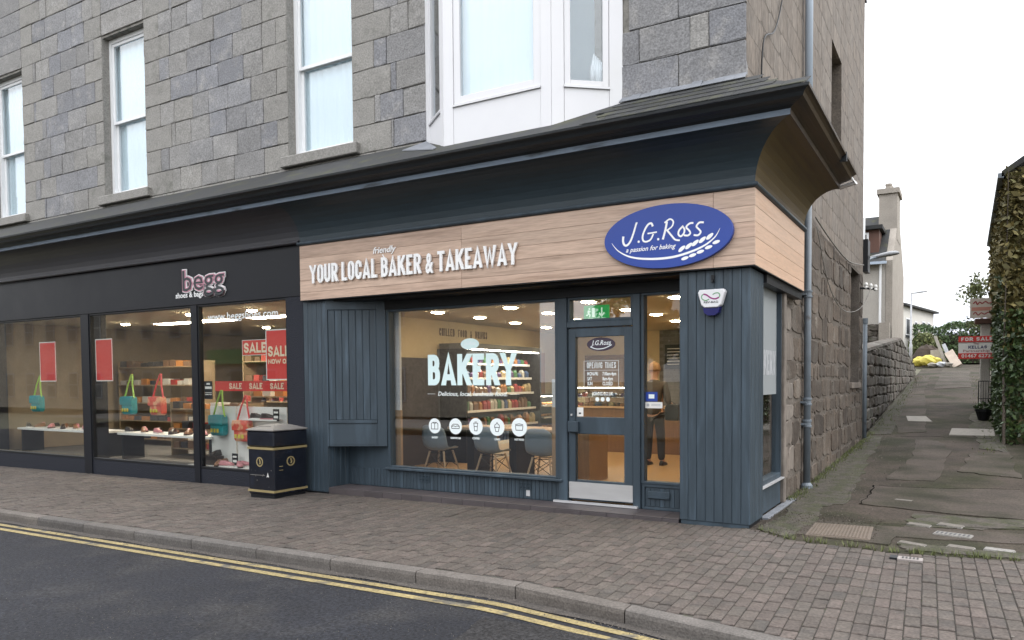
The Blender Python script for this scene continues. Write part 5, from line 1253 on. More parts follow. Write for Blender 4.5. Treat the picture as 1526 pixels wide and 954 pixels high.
# chairs
def make_chair(lab):
    t = thing('shell_chair', lab, 'chair', (0, 0, 0), 'shell chairs around the window table')
    prof = [(.21,.43,.18),(.17,.445,.215),(.08,.43,.225),(-.05,.418,.235),(-.14,.432,.24),(-.195,.49,.243),(-.220,.57,.243),(-.238,.66,.238),(-.252,.75,.215),(-.258,.80,.17),(-.260,.825,.11)]
    n = 9; up, dn = [], []
    for i, (y, z, w_) in enumerate(prof):
        a = prof[max(i-1,0)]; b = prof[min(i+1,len(prof)-1)]; d = Vector((0, b[0]-a[0], b[1]-a[1])).normalized(); nrm = Vector((0, d.z, -d.y))   # towards the sitter
        if nrm.y+nrm.z < 0: nrm = -nrm
        cup = .055 if 2 <= i <= 8 else .02
        r1, r2 = [], []
        for k in range(n):
            s = -1+2*k/(n-1); lift = cup*abs(s)**2.4
            p = Vector((w_*s*(1-.06*abs(s)), y, z))+nrm*lift
            r1.append(tuple(p)); r2.append(tuple(p-nrm*.009))
        up.append(r1); dn.append(r2)
    rings = [u+d[::-1] for u, d in zip(up, dn)]
    MB().rings(rings).build('seat_shell', CHAIR, t, smooth=True)
    for sx_ in (-1, 1):
        for sy_ in (-1, 1): MB().tube([(sx_*.13, sy_*.115, .405), (sx_*.225, sy_*.205, 0)], [.017, .011], 8).build('leg', LEGW, t)
    mb = MB(); q = lambda sx_, sy_, f: (sx_*(.13+.095*f), sy_*(.115+.09*f), .405*(1-f))
    for a, b in (((-1,-1),(1,-1)), ((1,-1),(1,1)), ((1,1),(-1,1)), ((-1,1),(-1,-1))):
        mb.tube([q(*a,.12), q(*b,.62)], .005, 5); mb.tube([q(*b,.12), q(*a,.62)], .005, 5); mb.tube([q(*a,.06), q(*b,.06)], .006, 5)
    mb.build('strut_frame', BLACK, t)
    return t
chl = ['slate grey shell chair at the left end of the window table', 'slate grey shell chair at the middle of the window table', 'slate grey shell chair at the right end of the window table nearest the door', 'slate grey shell chair on the far side of the window table']
c0_ = make_chair(chl[0])
spots = [(-5.36, 1.36, .06), (-4.33, 1.32, -.05), (-3.40, 1.28, .10), (-3.62, 2.62, math.pi+.1)]
c0_.location = (spots[0][0], spots[0][1], FZ+.001); c0_.rotation_euler = (0,0,spots[0][2])
for k in range(1, 4): copy_tree(c0_, (spots[k][0], spots[k][1], FZ+.001), spots[k][2], chl[k])

# ------------------------------------------------------------------ the customer inside
def skin(name, joints, edges, m, parent=None, sub=2, root=0):
    me = bpy.data.meshes.new('tmp'); me.from_pydata([j[0] for j in joints], edges, []); o = bpy.data.objects.new('tmp', me); COL.objects.link(o)
    sk = o.modifiers.new('s', 'SKIN'); sk.use_smooth_shade = True
    sd_ = me.skin_vertices[0].data
    for i, j in enumerate(joints):
        r = j[1]; sd_[i].radius = (r, r) if not isinstance(r, tuple) else r; sd_[i].use_root = (i == root)
    s2 = o.modifiers.new('u', 'SUBSURF'); s2.levels = sub; s2.render_levels = sub
    dg = bpy.context.evaluated_depsgraph_get(); dg.update()
    out = bpy.data.meshes.new_from_object(o.evaluated_get(dg)); bpy.data.objects.remove(o); bpy.data.meshes.remove(me)
    out.materials.clear(); out.materials.append(m); out.name = name
    out.polygons.foreach_set('use_smooth', [True]*len(out.polygons))
    return link(name, out, parent)
PX, PY = -2.90, 4.15
SKINM = mat('skin', (.50,.29,.20), .5, var=.05); JACK = mat('brown_grey_jacket', (.060,.046,.036), .8, var=.15, scale=12, bump=.2); TROU = mat('dark_trousers', (.017,.019,.026), .8, var=.1); HATM = mat('tan_knit', (.30,.17,.085), .9, var=.15, scale=40, bump=.4); SHOEM = mat('black_shoe', (.010,.010,.011), .4, var=.1)
pe = thing('person', 'person in tan hat, brown jacket and dark trousers, back turned, facing the counter', 'person', (PX, PY, FZ))
def W(x, y, z): return (PX+x, PY+y, FZ+z)
# body faces the counter (+Y); right arm bent forward to a bag, left arm hangs
J = [(W(0,0,.96),(.15,.11)), (W(0,.01,1.15),(.145,.10)), (W(0,.02,1.36),(.17,.11)), (W(0,.015,1.46),(.10,.08)), (W(0,.025,1.53),(.058,.058)), (W(0,.045,1.61),(.075,.085)), (W(0,.045,1.70),(.080,.098)), (W(0,.035,1.76),(.050,.06)),
     (W(-.19,.01,1.42),(.06,.06)), (W(-.245,-.01,1.14),(.045,.045)), (W(-.235,.06,.90),(.033,.033)), (W(-.23,.085,.83),(.036,.022)),
     (W(.19,.01,1.42),(.06,.06)), (W(.25,.02,1.15),(.045,.045)), (W(.19,.24,1.10),(.033,.033)), (W(.175,.31,1.10),(.036,.022)),
     (W(-.095,.0,.88),(.095,.095)), (W(-.105,.02,.50),(.062,.065)), (W(-.11,-.02,.09),(.042,.045)), (W(-.115,.10,.035),(.04,.03)),
     (W(.095,.0,.88),(.095,.095)), (W(.12,.03,.50),(.062,.065)), (W(.14,.01,.09),(.042,.045)), (W(.155,.13,.035),(.04,.03))]
E_ = [(0,1),(1,2),(2,3),(3,4),(4,5),(5,6),(6,7),(2,8),(8,9),(9,10),(10,11),(2,12),(12,13),(13,14),(14,15),(0,16),(16,17),(17,18),(18,19),(0,20),(20,21),(21,22),(22,23)]
for hi, base, dr in ((11, (-.23,.085,.83), (0,.25,-1)), (15, (.175,.31,1.10), (-.1,1,-.1))):
    for f in range(5):
        d = Vector(dr).normalized(); side = (f-1.5)*.017 if f < 4 else -.04*(1 if base[0] > 0 else -1)
        ln = [.075,.085,.08,.065,.05][f]
        s0 = Vector(base)+Vector((side if hi == 15 else 0, 0 if hi == 15 else side, 0))+d*(.035 if f < 4 else .005)
        i0 = len(J); p1 = s0+d*ln*.5+Vector((0,.004,-.004)); p2 = s0+d*ln+Vector((-.006,.012,-.012))
        J += [(W(*s0), (.010,.010)), (W(*p1), (.009,.009)), (W(*p2), (.007,.007))]; E_ += [(hi, i0), (i0, i0+1), (i0+1, i0+2)]
body = skin('body', J, E_, SKINM, pe, 2)
G_ = .018
jj = [(W(0,0,.86),(.175,.135)), (W(0,0,1.0),(.175,.135)), (W(0,.01,1.18),(.172,.13)), (W(0,.02,1.37),(.185,.13)), (W(0,.015,1.475),(.10,.085)), (W(0,.02,1.525),(.075,.075)), (W(-.2,.01,1.425),.078), (W(-.255,-.01,1.14),.066), (W(-.243,.055,.92),.052), (W(.2,.01,1.425),.078), (W(.26,.02,1.15),.066), (W(.20,.215,1.10),.052)]
skin('jacket', jj, [(0,1),(1,2),(2,3),(3,4),(4,5),(3,6),(6,7),(7,8),(3,9),(9,10),(10,11)], JACK, pe, 2)
tt = [(W(0,0,.96),(.158,.12)), (W(-.095,0,.86),.108), (W(-.107,.02,.50),.080), (W(-.112,-.015,.075),.066), (W(.095,0,.86),.108), (W(.122,.03,.50),.080), (W(.142,.012,.075),.066)]
skin('trousers', tt, [(0,1),(1,2),(2,3),(0,4),(4,5),(5,6)], TROU, pe, 2)
for sx_, fx in ((-1,-.115),(1,.15)):
    mb = MB(); yy = .0 if sx_ < 0 else .03; rg = []
    for a, w_, h in ((-.075,.030,.07),(-.055,.040,.085),(0,.043,.085),(.07,.047,.06),(.13,.046,.045),(.175,.030,.03)):
        rg.append([W(fx-w_, yy+a, .002), W(fx+w_, yy+a, .002), W(fx+w_*.9, yy+a, h*.6), W(fx+w_*.5, yy+a, h), W(fx-w_*.5, yy+a, h), W(fx-w_*.9, yy+a, h*.6)])
    mb.rings(rg).build('shoe', SHOEM, pe, smooth=True)
mb = MB(); rg = []
for z, rx, ry, yo in ((1.665,.099,.118,.042),(1.70,.101,.120,.042),(1.745,.097,.114,.040),(1.79,.078,.092,.036),(1.82,.045,.052,.033),(1.83,.012,.014,.033)):
    rg.append([W(rx*math.cos(a*.3927), yo+ry*math.sin(a*.3927), z) for a in range(16)])
mb.rings(rg).build('knitted_hat', HATM, pe, smooth=True)
for sx_ in (-1, 1): mb = MB(); mb.ell(W(sx_*.086, .035, 1.645), (.012,.02,.03), 8, 6); mb.build('ear', SKINM, pe, smooth=True)
mb = MB(); mb.ell(W(0, .140, 1.625), (.014,.016,.026), 8, 6); mb.build('nose', SKINM, pe, smooth=True)
for sx_ in (-1, 1): mb = MB(); mb.ell(W(sx_*.032, .122, 1.655), (.013,.008,.008), 8, 6); mb.build('eye', CARDW, pe, smooth=True)
mb = MB(); mb.ell(W(0, .126, 1.575), (.024,.008,.006), 8, 6); mb.build('mouth', mat('lip', (.35,.12,.10), .5, var=.03), pe, smooth=True)
bgm = MB(); rg = []
for z, s in ((.78,.85),(.80,1),(1.02,1),(1.07,.8)): rg.append([W(.26+.13*s*cx, .28+.09*s*cy, z) for cx, cy in ((-1,-1),(1,-1),(1,1),(-1,1))])
hb = thing('handbag', 'dark bag held in front by the standing person', 'bag', W(.26,.28,.8))
bgm.rings(rg).build('body', SHOEM, hb, bevel=.01); mb = MB(); mb.tube([W(.17,.28,1.06), W(.175,.31,1.125), W(.20,.30,1.13), W(.32,.28,1.06)], .008, 6); mb.build('handle', SHOEM, hb)
# ------------------------------------------------------------------ street furniture
bx0, bx1, by0, by1, bz = -7.275, -6.725, -.635, -.065, -.068
bn = thing('litter_bin', 'square glossy black litter bin with gold bands on the pavement between the shops', 'litter bin', (-7, -.35, bz))
MB().box(bx0+.02, bx1-.02, by0+.02, by1-.02, bz-.005, bz+.045).build('base', BLACK, bn)
mb = MB(); mb.box(bx0, bx1, by0, by1, bz+.046, bz+.735); mb.build('body', BINB, bn, bevel=.018)
mb = MB(); mb.box(bx0-.012, bx1+.012, by0-.012, by1+.012, bz+.737, bz+.965); hood = mb.build('hood', BINB, bn, bevel=.02)
cx, cy = (bx0+bx1)/2, (by0+by1)/2
mb = MB(); rg = []
for k, z in ((1.07, .966), (1.07, .985), (.45, 1.045), (.18, 1.055)): rg.append([(cx+(bx1-bx0)/2*k*a, cy+(by1-by0)/2*k*b, bz+z) for a, b in ((-1,-1),(1,-1),(1,1),(-1,1))])
mb.rings(rg); mb.build('lid', BINT, bn, bevel=.006)
mb = MB(); mb.box(cx-.16, cx+.10, by0+.10, by0+.17, bz+1.000, bz+1.030); mb.build('stub_plate', BLACK, bn)
for z in (.70, .085):
    mb = MB(); mb.box(bx0-.006, bx1+.006, by0-.006, by1+.006, bz+z, bz+z+.032); mb.build('gold_band', GOLD, bn)
def emblem(T):
    mb = MB(T); n = 24; a = [(.062*math.cos(2*math.pi*i/n), .062*math.sin(2*math.pi*i/n)) for i in range(n)]; a.append(a[0])
    ribbon(mb, a, .009, 0, .004); c = mb.build('crest', GOLD, bn)
    mb = MB(T); ribbon(mb, spline([(-.004,-.03),(.012,-.01),(0,.03)]), .012, 0, .004); mb.ell((0, .034, .003), (.012,.010,.003), 8, 4); mb.build('figure', GOLD, c)
emblem(front(cx-.02, by0-.001, bz+.52)); emblem(right(bx1+.001, cy, bz+.52))
mb = MB(front(bx0, by0-.001, bz)); mb.box(.05, .36, .325, .333, 0, .004); mb.build('door_slot', BINT, bn)
mb = MB(right(bx1, 0, 0)); mb.box(by0+.09, by0+.15, bz+.40, bz+.408, 0, .004); mb.box(by0+.09, by0+.15, bz+.455, bz+.463, 0, .004); mb.build('hinge', GOLD, bn)
sign_letters('A', front(bx1-.15, by0-.002, bz+.305), .062, 0, .045, .011, .01, .03, .0008, CARDW, bn)
mb = MB(front(0, by0-.002, bz)); random.seed(5)
for k in range(9):
    x, z = random.uniform(bx0+.05, bx1-.05), random.uniform(.10, .42); s = random.uniform(.003, .008); mb.rings([[(x+s*random.uniform(.7,1.5)*math.cos(a*1.05), z+s*random.uniform(.7,1.5)*math.sin(a*1.05), q) for a in range(6)] for q in (0, .0008)])
mb.build('paint_chips', BINT, bn, kind='stuff')

# ------------------------------------------------------------------ covers in the lane mouth
def lz(x, y): return lane_z(max(0, y))-.006+.010*math.sin(2.3*x+y)*math.sin(1.1*y)
def quadplate(name, lab, cat, pts, m, up=.016, rim=None, group=None):
    c = (sum(p[0] for p in pts)/4, sum(p[1] for p in pts)/4); z = max(lz(*p) for p in pts)+up
    t = thing(name, lab, cat, (c[0], c[1], z-.02), group)
    mb = MB(); k = .90
    rg = [[(p[0], p[1], zz) for p in pts] for zz in (z-.03, z)]+[[(c[0]+(p[0]-c[0])*k, c[1]+(p[1]-c[1])*k, z-.001) for p in pts]]
    mb.rings([[(p[0], p[1], z-.03) for p in pts], [(p[0], p[1], z) for p in pts]]); mb.build('frame', rim or m, t, bevel=.003)
    mb = MB(); k = .93; q = [(c[0]+(p[0]-c[0])*k, c[1]+(p[1]-c[1])*k) for p in pts]
    mb.rings([[(p[0], p[1], z+.0005) for p in q], [(p[0], p[1], z+.005) for p in q]]); mb.build('lid', m, t)
    return t, q, z+.005
t, q, z = quadplate('manhole_cover', 'large tan chequer plate manhole cover at the lane mouth', 'manhole cover', [(.545,-.055),(1.165,-.02),(1.125,.66),(.520,.62)], RUST, .014)
mb = MB()
for i in range(17):
    for j in range(19):
        u, v = (i+.5)/17, (j+.5)/19
        a = Vector(q[0]).lerp(Vector(q[1]), u); b = Vector(q[3]).lerp(Vector(q[2]), u); p = a.lerp(b, v); d = Vector((.010,.007) if (i+j) % 2 else (.010,-.007)); n = Vector((-d.y, d.x)).normalized()*.0035
        e = [p-d, p+n, p+d, p-n]; mb.rings([[(w_.x, w_.y, z) for w_ in e], [(w_.x, w_.y, z+.003) for w_ in e]])
mb.build('chequer_studs', RUST, t, kind='stuff')
cov_ = [
 ([(1.41,.02),(1.66,-.08),(1.68,.02),(1.43,.12)], 'small pale stopcock cover near the tan chequer plate'),
 ([(1.84,.03),(2.07,-.03),(2.09,.09),(1.86,.15)], 'small pale stopcock cover in the moss between two others by the paving'),
 ([(2.15,.06),(2.40,.02),(2.42,.13),(2.17,.18)], 'small brown stopcock cover at the far right by the paving'),
 ([(1.42,1.06),(1.66,.98),(1.68,1.10),(1.44,1.19)], 'left small pale cover of the upper pair behind the mossy strip'),
 ([(1.72,1.16),(1.97,1.06),(2.0,1.2),(1.75,1.31)], 'right framed pale cover of the upper pair behind the mossy strip'),
 ([(1.16,2.66),(1.38,2.60),(1.40,2.70),(1.18,2.76)], 'lone small cover set in the concrete patch of the lane')]
for p, lab in cov_: quadplate('stopcock_cover', lab, 'cover', p, COVP if 'brown' not in lab else IRON, .012, IRON, 'small covers in the lane mouth')
t, q, z = quadplate('drain_grate', 'slotted iron drain grate among the small covers', 'drain grate', [(1.70,.60),(2.05,.53),(2.08,.68),(1.73,.76)], IRON, .018)
mb = MB()
for i in range(8):
    a = Vector(q[0]).lerp(Vector(q[1]), (i+.5)/8); b = Vector(q[3]).lerp(Vector(q[2]), (i+.5)/8); d = (b-a)*.3; a, b = a+d*.6, b-d*.6; n = Vector((.010, 0))
    mb.rings([[(w_.x, w_.y, zz) for w_ in (a-n, a+n, b+n, b-n)] for zz in (z+.0005, z+.0015)])
mb.build('slots', BLACK, t)
t = thing('stopcock_cover', 'white lettered cover let into the block paving at the lane mouth', 'cover', (1.55, -.60, 0), 'small covers in the lane mouth')
MB().box(1.40, 1.46, -.66, -.55, -.02, .010).build('dark_block', BLACK, t); mb = MB(); mb.box(1.462, 1.67, -.66, -.55, -.02, .007); mb.build('lid', mat('pinkish_lid', (.27,.24,.225), .6, var=.1), t, bevel=.003)
mb = MB(); 
for i in range(5): mb.box(1.50+.03*i, 1.515+.03*i, -.635, -.58, .0103, .0115)
mb.build('raised_mark', BLACK, t)
for pts, lab in (([(.50,14.5),(1.02,14.5),(1.22,13.4),(.62,13.4)], 'pale concrete slab lying across the left of the lane'), ([(1.70,12.2),(2.62,12.2),(2.60,11.1),(1.66,11.1)], 'pale concrete slab lying across the right of the lane')):
    z = max(lane_z(p[1]) for p in pts)
    mb = MB(); mb.rings([[(p[0], p[1], lane_z(p[1])+h) for p in pts] for h in (-.02, .014)]); o = mb.build('concrete_slab', PALEC, bevel=.006); tag(o, lab, 'slab')
# cracks, grit and weeds in the lane, grit and an old patch on the road
random.seed(77)
def crack(pts, w_=.012):
    P = spline(pts, 5); P = [(p[0]+random.uniform(-.03,.03), p[1]+random.uniform(-.06,.06)) for p in P]
    mb = MB(lambda x, y, z: (x, y, lz(x, y)+.0135+z)); ribbon(mb, P, [w_*random.uniform(.4,1.2) for _ in P], 0, .001); mb.build('crack', CRACK, lane)
crack([(.80,2.2),(.84,3.0),(.82,3.7)]); crack([(.85,3.75),(1.8,3.9),(2.7,4.1)], .008); crack([(.5,10.6),(1.4,10.8),(2.5,10.7)], .016); crack([(1.2,.95),(2.0,1.15),(2.7,1.3)], .006)
def grit(name, n, spot, m, s0, s1, zf, parent):
    mb = MB()
    for _ in range(n):
        x, y = spot(); z = zf(x, y); s = random.uniform(s0, s1); a = random.uniform(0, 6)
        v = [(x+s*math.cos(a+k*2.1)*random.uniform(.6,1.2), y+s*math.sin(a+k*2.1)*random.uniform(.6,1.2), z-.002) for k in range(3)]+[(x, y, z+s*.8)]
        mb.add(v, [(0,1,3),(1,2,3),(2,0,3)])
    return mb.build(name, m, parent, kind='stuff')
lzz = lambda x, y: lz(x, y)+.012
grit('lane_grit', 1500, lambda: (-.1+abs(random.gauss(0, .5)), random.uniform(0, 11)), GRIT, .005, .015, lzz, lane)
grit('lane_grit', 900, lambda: (random.uniform(.0, 2.7), random.uniform(-.1, 12)), GRIT, .004, .009, lzz, lane)
grit('lane_grit', 700, lambda: (random.uniform(.0, 1.2), random.uniform(-.1, 1.2)), LANEC, .006, .016, lzz, lane)
rzz = lambda x, y: .009*min(0, x)-.172-.03*max(0, -y-2.7)/6+.002
def near_kerb():
    x = random.uniform(-9, 1.5); return (x, kerb_y(x)-abs(random.gauss(0, .07))-.005)
grit('gutter_grit', 1800, near_kerb, GRIT, .003, .010, lambda x, y: rzz(x, y)+.004, road)
grit('road_chips', 2600, lambda: (random.uniform(-7, 1.5), random.uniform(-5.2, -2.8)), GRIT, .002, .005, rzz, road)
def rpatch(pts, m, up):
    P = []
    for i in range(len(pts)):
        a, b = Vector(pts[i]), Vector(pts[(i+1) % len(pts)])
        for k in range(8): q = a.lerp(b, k/8); P.append((q.x+random.uniform(-.022,.022), q.y+random.uniform(-.022,.022)))
    mb = MB(); mb.add([(x, y, rzz(x, y)-.002+up) for x, y in P]+[(sum(p[0] for p in P)/len(P), sum(p[1] for p in P)/len(P), rzz(0, -3.5)-.002+up)], [(i, (i+1) % len(P), len(P)) for i in range(len(P))]); mb.build('road_patch', m, road)
rpatch([(-1.25,-3.12),(1.5,-3.25),(1.5,-4.6),(-.9,-4.6)], mat('old_patch', (.026,.025,.026), .92, spec=.25, var=.25, scale=4, grain=.3, gscale=42, bump=1, bscale=90), .008)
def tufts(name, lab, n, spot, zf):
    mb = MB()
    for _ in range(n):
        x, y = spot(); z = zf(x, y)
        for k in range(random.randint(4, 8)):
            a = random.uniform(0, 6.3); l = random.uniform(.02, .075); w_ = .004; dx, dy = math.cos(a), math.sin(a)
            mb.add([(x-dy*w_, y+dx*w_, z-.01), (x+dy*w_, y-dx*w_, z-.01), (x+dx*l*.6, y+dy*l*.6, z+l)], [(0,1,2)])
    o = mb.build(name, TREEG, kind='stuff'); o['label'] = lab; o['category'] = 'weeds'
tufts('wall_weeds', 'small green weeds along the foot of the alley wall', 420, lambda: (-.10+abs(random.gauss(0, .07)), random.uniform(1.9, 11)), lambda x, y: lz(x, y)+.01)
tufts('lane_weeds', 'sparse weeds along the right and far edges of the lane', 500, lambda: (random.choice([2.5+random.gauss(0,.15), -.05+abs(random.gauss(0,.15))]), random.uniform(8, 30)), lambda x, y: lz(x, y)+.01)
tufts('paving_weeds', 'small weeds where the paving meets the lane', 120, lambda: (lambda x: (x, edge_y(x)+random.gauss(.03,.03)))(random.uniform(.05, 2.8)), lambda x, y: .0)
# litter flecks on the paving
random.seed(12); mb = MB()
for k in range(70):
    x, y = random.uniform(-6, 2.4), random.uniform(-2.4, .0); z = pz(x, y)+.004; s = random.uniform(.006, .016)
    if y > edge_y(x)-.05: continue
    mb.add([(x+s*math.cos(a*1.26)*random.uniform(.5,1), y+s*math.sin(a*1.26)*random.uniform(.5,1), z) for a in range(5)], [(0,1,2,3,4)])
o = mb.build('pavement_flecks', COVP, kind='stuff'); o['label'] = 'pale gum spots and litter flecks on the paving'; o['category'] = 'litter'

# ------------------------------------------------------------------ on the side wall
dp = thing('downpipe', 'grey blue downpipe with collars running up the alley wall behind the shop cornice', 'downpipe', (-.07, 3.2, 0))
pc_ = -.070
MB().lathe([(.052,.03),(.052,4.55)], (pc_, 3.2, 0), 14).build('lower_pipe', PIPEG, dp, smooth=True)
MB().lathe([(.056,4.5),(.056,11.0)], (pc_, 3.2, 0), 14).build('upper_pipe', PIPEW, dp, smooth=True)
for z in (.95, 1.27, 2.84, 4.35):
    c = MB().lathe([(.053,z-.05),(.068,z-.045),(.068,z-.02),(.058,z-.015),(.058,z+.03),(.068,z+.035),(.068,z+.06),(.053,z+.065)], (pc_, 3.2, 0), 14).build('collar', PIPEG, dp)
    MB().box(pc_-.085, pc_+.0, 3.11, 3.29, z-.015, z+.015).build('wall_bracket', PIPEG, c)
MB().lathe([(.053,.0),(.085,.0),(.085,.05),(.053,.09)], (pc_, 3.2, 0), 12).build('shoe', PIPEG, dp)
t = thing('corner_pipe', 'thin dark grey pipe at the far corner of the alley wall', 'pipe', (-.10, 10.2, .2)); MB().lathe([(.05,.2),(.05,3.0)], (-.10, 10.16, 0), 10).build('pipe', PIPEG, t, smooth=True); MB().lathe([(.06,2.9),(.06,3.02)], (-.10, 10.16, 0), 10).build('cap', PIPEG, t)
def cable(lab, pts, r=.009, m=BLACK):
    mb = MB(); mb.tube(spline(pts, 5), r, 5); o = mb.build('cable', m, smooth=True); tag(o, lab, 'cable')
cable('grey cable sagging along the alley wall from the downpipe to the black box', [(-.11,4.0,4.12),(-.10,5.5,3.99),(-.10,7.5,3.95),(-.10,9.8,4.2)], .012, IRON)
cable('pale cable hanging in a loop from the alley wall to the insulator bracket', [(-.11,4.1,4.0),(-.10,5.0,3.3),(-.09,6.2,2.95),(-.06,7.6,2.95),(0.0,8.9,3.2),(.10,9.55,3.68)], .008, IRON)
cable('thin black wire curling down the pale wall above the cornice corner', [(-.125,1.9,7.2),(-.12,1.78,6.5),(-.12,1.35,5.85),(-.12,.85,5.55),(-.12,.72,5.1),(-.12,.80,5.0)], .010)
t = thing('insulator_bracket', 'white and black insulator bracket standing off the alley wall', 'bracket', (-.1, 9.6, 3.7))
mb = MB(); mb.tube([(-.15,9.6,3.66),(.20,9.6,3.62)], .025, 6); mb.build('arm', BLACK, t)
for k in range(3): mb = MB(); mb.lathe([(.02,3.63),(.045,3.66),(.03,3.70),(.045,3.73),(.02,3.78)], (-.02+.10*k, 9.6, -.03*k), 8); mb.build('insulator', CARDW, t)
t = thing('wall_lamp', 'long flat street lamp head on a bracket at the far corner of the alley wall', 'street lamp', (-.1, 10.9, 4.5))
MB().box(-.16, -.05, 10.15, 10.55, 4.1, 4.85).build('gear_box', BLACK, t); mb = MB(); mb.tube([(-.08,10.5,4.42),(-.02,10.8,4.50),(.1,10.9,4.53)], .03, 8); mb.build('arm', PIPEG, t)
mb = MB(); rg = []
for x, w_, h in ((-.12,.05,.05),(.1,.08,.07),(.35,.12,.09),(.5,.11,.07),(.56,.05,.03)): rg.append([(x, 10.9+w_*c, 4.51+.11*(x+.12)+h*(s if s > 0 else s*.3)) for c, s in ((math.cos(a*.7854), math.sin(a*.7854)) for a in range(8))])
mb.rings(rg); mb.build('lamp_head', LEAD, t, smooth=True)

# ------------------------------------------------------------------ up the lane
rw = thing('retaining_wall', 'mossy rubble retaining wall along the left of the lane', 'wall', (-.4, 20, .3))
def top_z(y): return 2.30+.075*(y-11.5) if y < 22.5 else 3.12-.125*(y-22.5)
mb = MB(); ys = rng(11.4, 31.5, 20)
mb.rings([[(-.75, y, lane_z(y)-.3), (-.235, y, lane_z(y)-.3), (-.235, y, top_z(y)), (-.75, y, top_z(y))] for y in ys]); core = mb.build('wall_core', RETM, rw)
rows = []; k = 0
TR = lambda u, z, o: (-.23+o, u, z)
z = .3
while z < 3.2:
    us = [11.45]; y = 11.45
    while y < 31: y += random.uniform(.3, .75); us.append(y)
    rows.append((z, z+.28, us)); z += .28
stones(core, 'rubble_stone', RETM, TR, rows, lambda a, b, c, d: [(a, b, max(c, lane_z(a)), min(d, top_z(b), top_z(a)))] if min(d, top_z(b), top_z(a))-max(c, lane_z(a)) > .12 else [], prouds=.05, bev=.03, gap=.012, irregular=.03, limit=220, depth=.1)
mb = MB(); y = 11.4
while y < 31:
    ln = random.uniform(.5, .9); mb = MB(); mb.add([(x, yy, zz+top_z(yy)) for yy in (y, y+ln-.02) for x, zz in ((-.80,.0),(-.20,.0),(-.22,.07),(-.45,.11),(-.78,.07))], [(0,1,2,3,4),(9,8,7,6,5)]+[(i, 5+i, 5+(i+1) % 5, (i+1) % 5) for i in range(5)]); mb.build('cope_stone', RETM, rw); y += ln
# house
hs = thing('gable_house', 'grey harled house with tall chimney and brown dormer above the lane wall', 'house', (-3.5, 25, 3))
HX, HY0, HY1, HR, HE, HT = -.58, 22.6, 28.2, 25.3, 6.25, 8.55
MB().box(-8, HX-.26, HY0, HY1, 2.0, HE).build('wall', HARL, hs)
mb = MB(); mb.prism([(HY0-.02, 2.0), (HY1+.02, 2.0), (HY1+.02, HE), (HR, HT+.10), (HY0-.02, HE)], 'x', HX-.25, HX); mb.build('gable', HARLB, hs)
mb = MB(); mb.add([(x, y, z) for x in (-8, HX-.255) for y, z in ((HY0-.2, HE-.05), (HR, HT), (HY1+.2, HE-.05), (HY1+.2, HE-.12), (HR, HT-.1), (HY0-.2, HE-.12))], [tuple(range(6)), tuple(range(11, 5, -1))]+[(i, (i+1) % 6, 6+(i+1) % 6, 6+i) for i in range(6)])
rf = mb.build('roof', SLATE, hs)
ch = MB(); ch.box(-1.28, HX+.012, 24.35, 25.75, HT-1.2, 9.25); chm = ch.build('chimney', HARLB, hs)
MB().box(-1.36, HX+.09, 24.27, 25.83, 9.252, 9.46).build('chimney_cap', HARLB, chm)
for k in range(3): MB().lathe([(.13,9.461),(.12,9.62),(.14,9.63),(.14,9.70)], (-.93, 24.6+.45*k, 0), 10).build('chimney_pot', HARLB, chm)
dm = MB().box(-3.6, -1.12, 22.95, 24.6, 6.35, 7.55).build('dormer', BROWN, hs)
mb = MB(); mb.box(-3.7, -.98, 22.75, 24.9, 7.552, 7.70); mb.build('dormer_roof', SLATE, dm); mb = MB(); mb.frame(-2.6, -1.5, 6.45, 7.45, 22.90, 22.949, .08); mb.build('window_frame', WHITES, dm); MB().box(-2.52, -1.58, 22.93, 22.947, 6.53, 7.37).build('pane', GLASSU, dm)
mb = MB(); mb.box(-8, HX-.20, HY0-.30, HY0-.19, HE-.16, HE-.06); mb.build('gutter', PIPEW, hs); MB().lathe([(.05,3.4),(.05,HE-.1)], (-1.02, HY0-.07, 0), 8).build('downpipe', WHITES, hs)
MB().lathe([(.05,6.1),(.05,8.0)], (-1.66, 22.7, 0), 8).build('soil_pipe', WHITES, hs)
gw = thing('garden_wall', 'low rubble wall below the grey harled house', 'wall', (-2, 22, 2.2))
gwc = MB().box(-4, -.62, 22.0, 22.45, 1.4, 3.72).build('wall_core', RETM, gw)
rows = []; z = 2.0
while z < 3.7:
    us = [-2.6]; x = -2.6
    while x < -.75: x += random.uniform(.2, .45); us.append(min(x, -.62))
    rows.append((z, min(z+.21, 3.74), us)); z += .21
stones(gwc, 'rubble_stone', RETM, lambda u, z, o: (u, 22.0-o, z), rows, lambda a, b, c, d: [(a, b, c, d)] if b-a > .08 else [], prouds=.04, bev=.025, gap=.012, irregular=.025, limit=80, depth=.08)
MB().box(-.98, -.60, 21.7, 21.995, 1.4, 3.76).build('gate_pier', HARLB, gw)
# street lamp
sl2 = thing('street_lamp', 'tall grey street lamp with a flat head at the top of the lane', 'street lamp', (-.87, 38, 2.4))
MB().lathe([(.09,2.4),(.09,3.6),(.055,3.7),(.045,6.55)], (-.87, 38, 0), 10).build('post', LEAD, sl2, smooth=True)
mb = MB(); rg = []
for x, w_, h in ((-.9,.04,.05),(-.75,.06,.06),(-.45,.11,.09),(-.1,.10,.07),(0,.04,.03)): rg.append([(x, 38+w_*math.cos(a*.7854), 6.58+.10*(x+.9)+h*max(-.3, math.sin(a*.7854))) for a in range(8)])
mb.rings(rg); mb.build('lamp_head', LEAD, sl2, smooth=True)
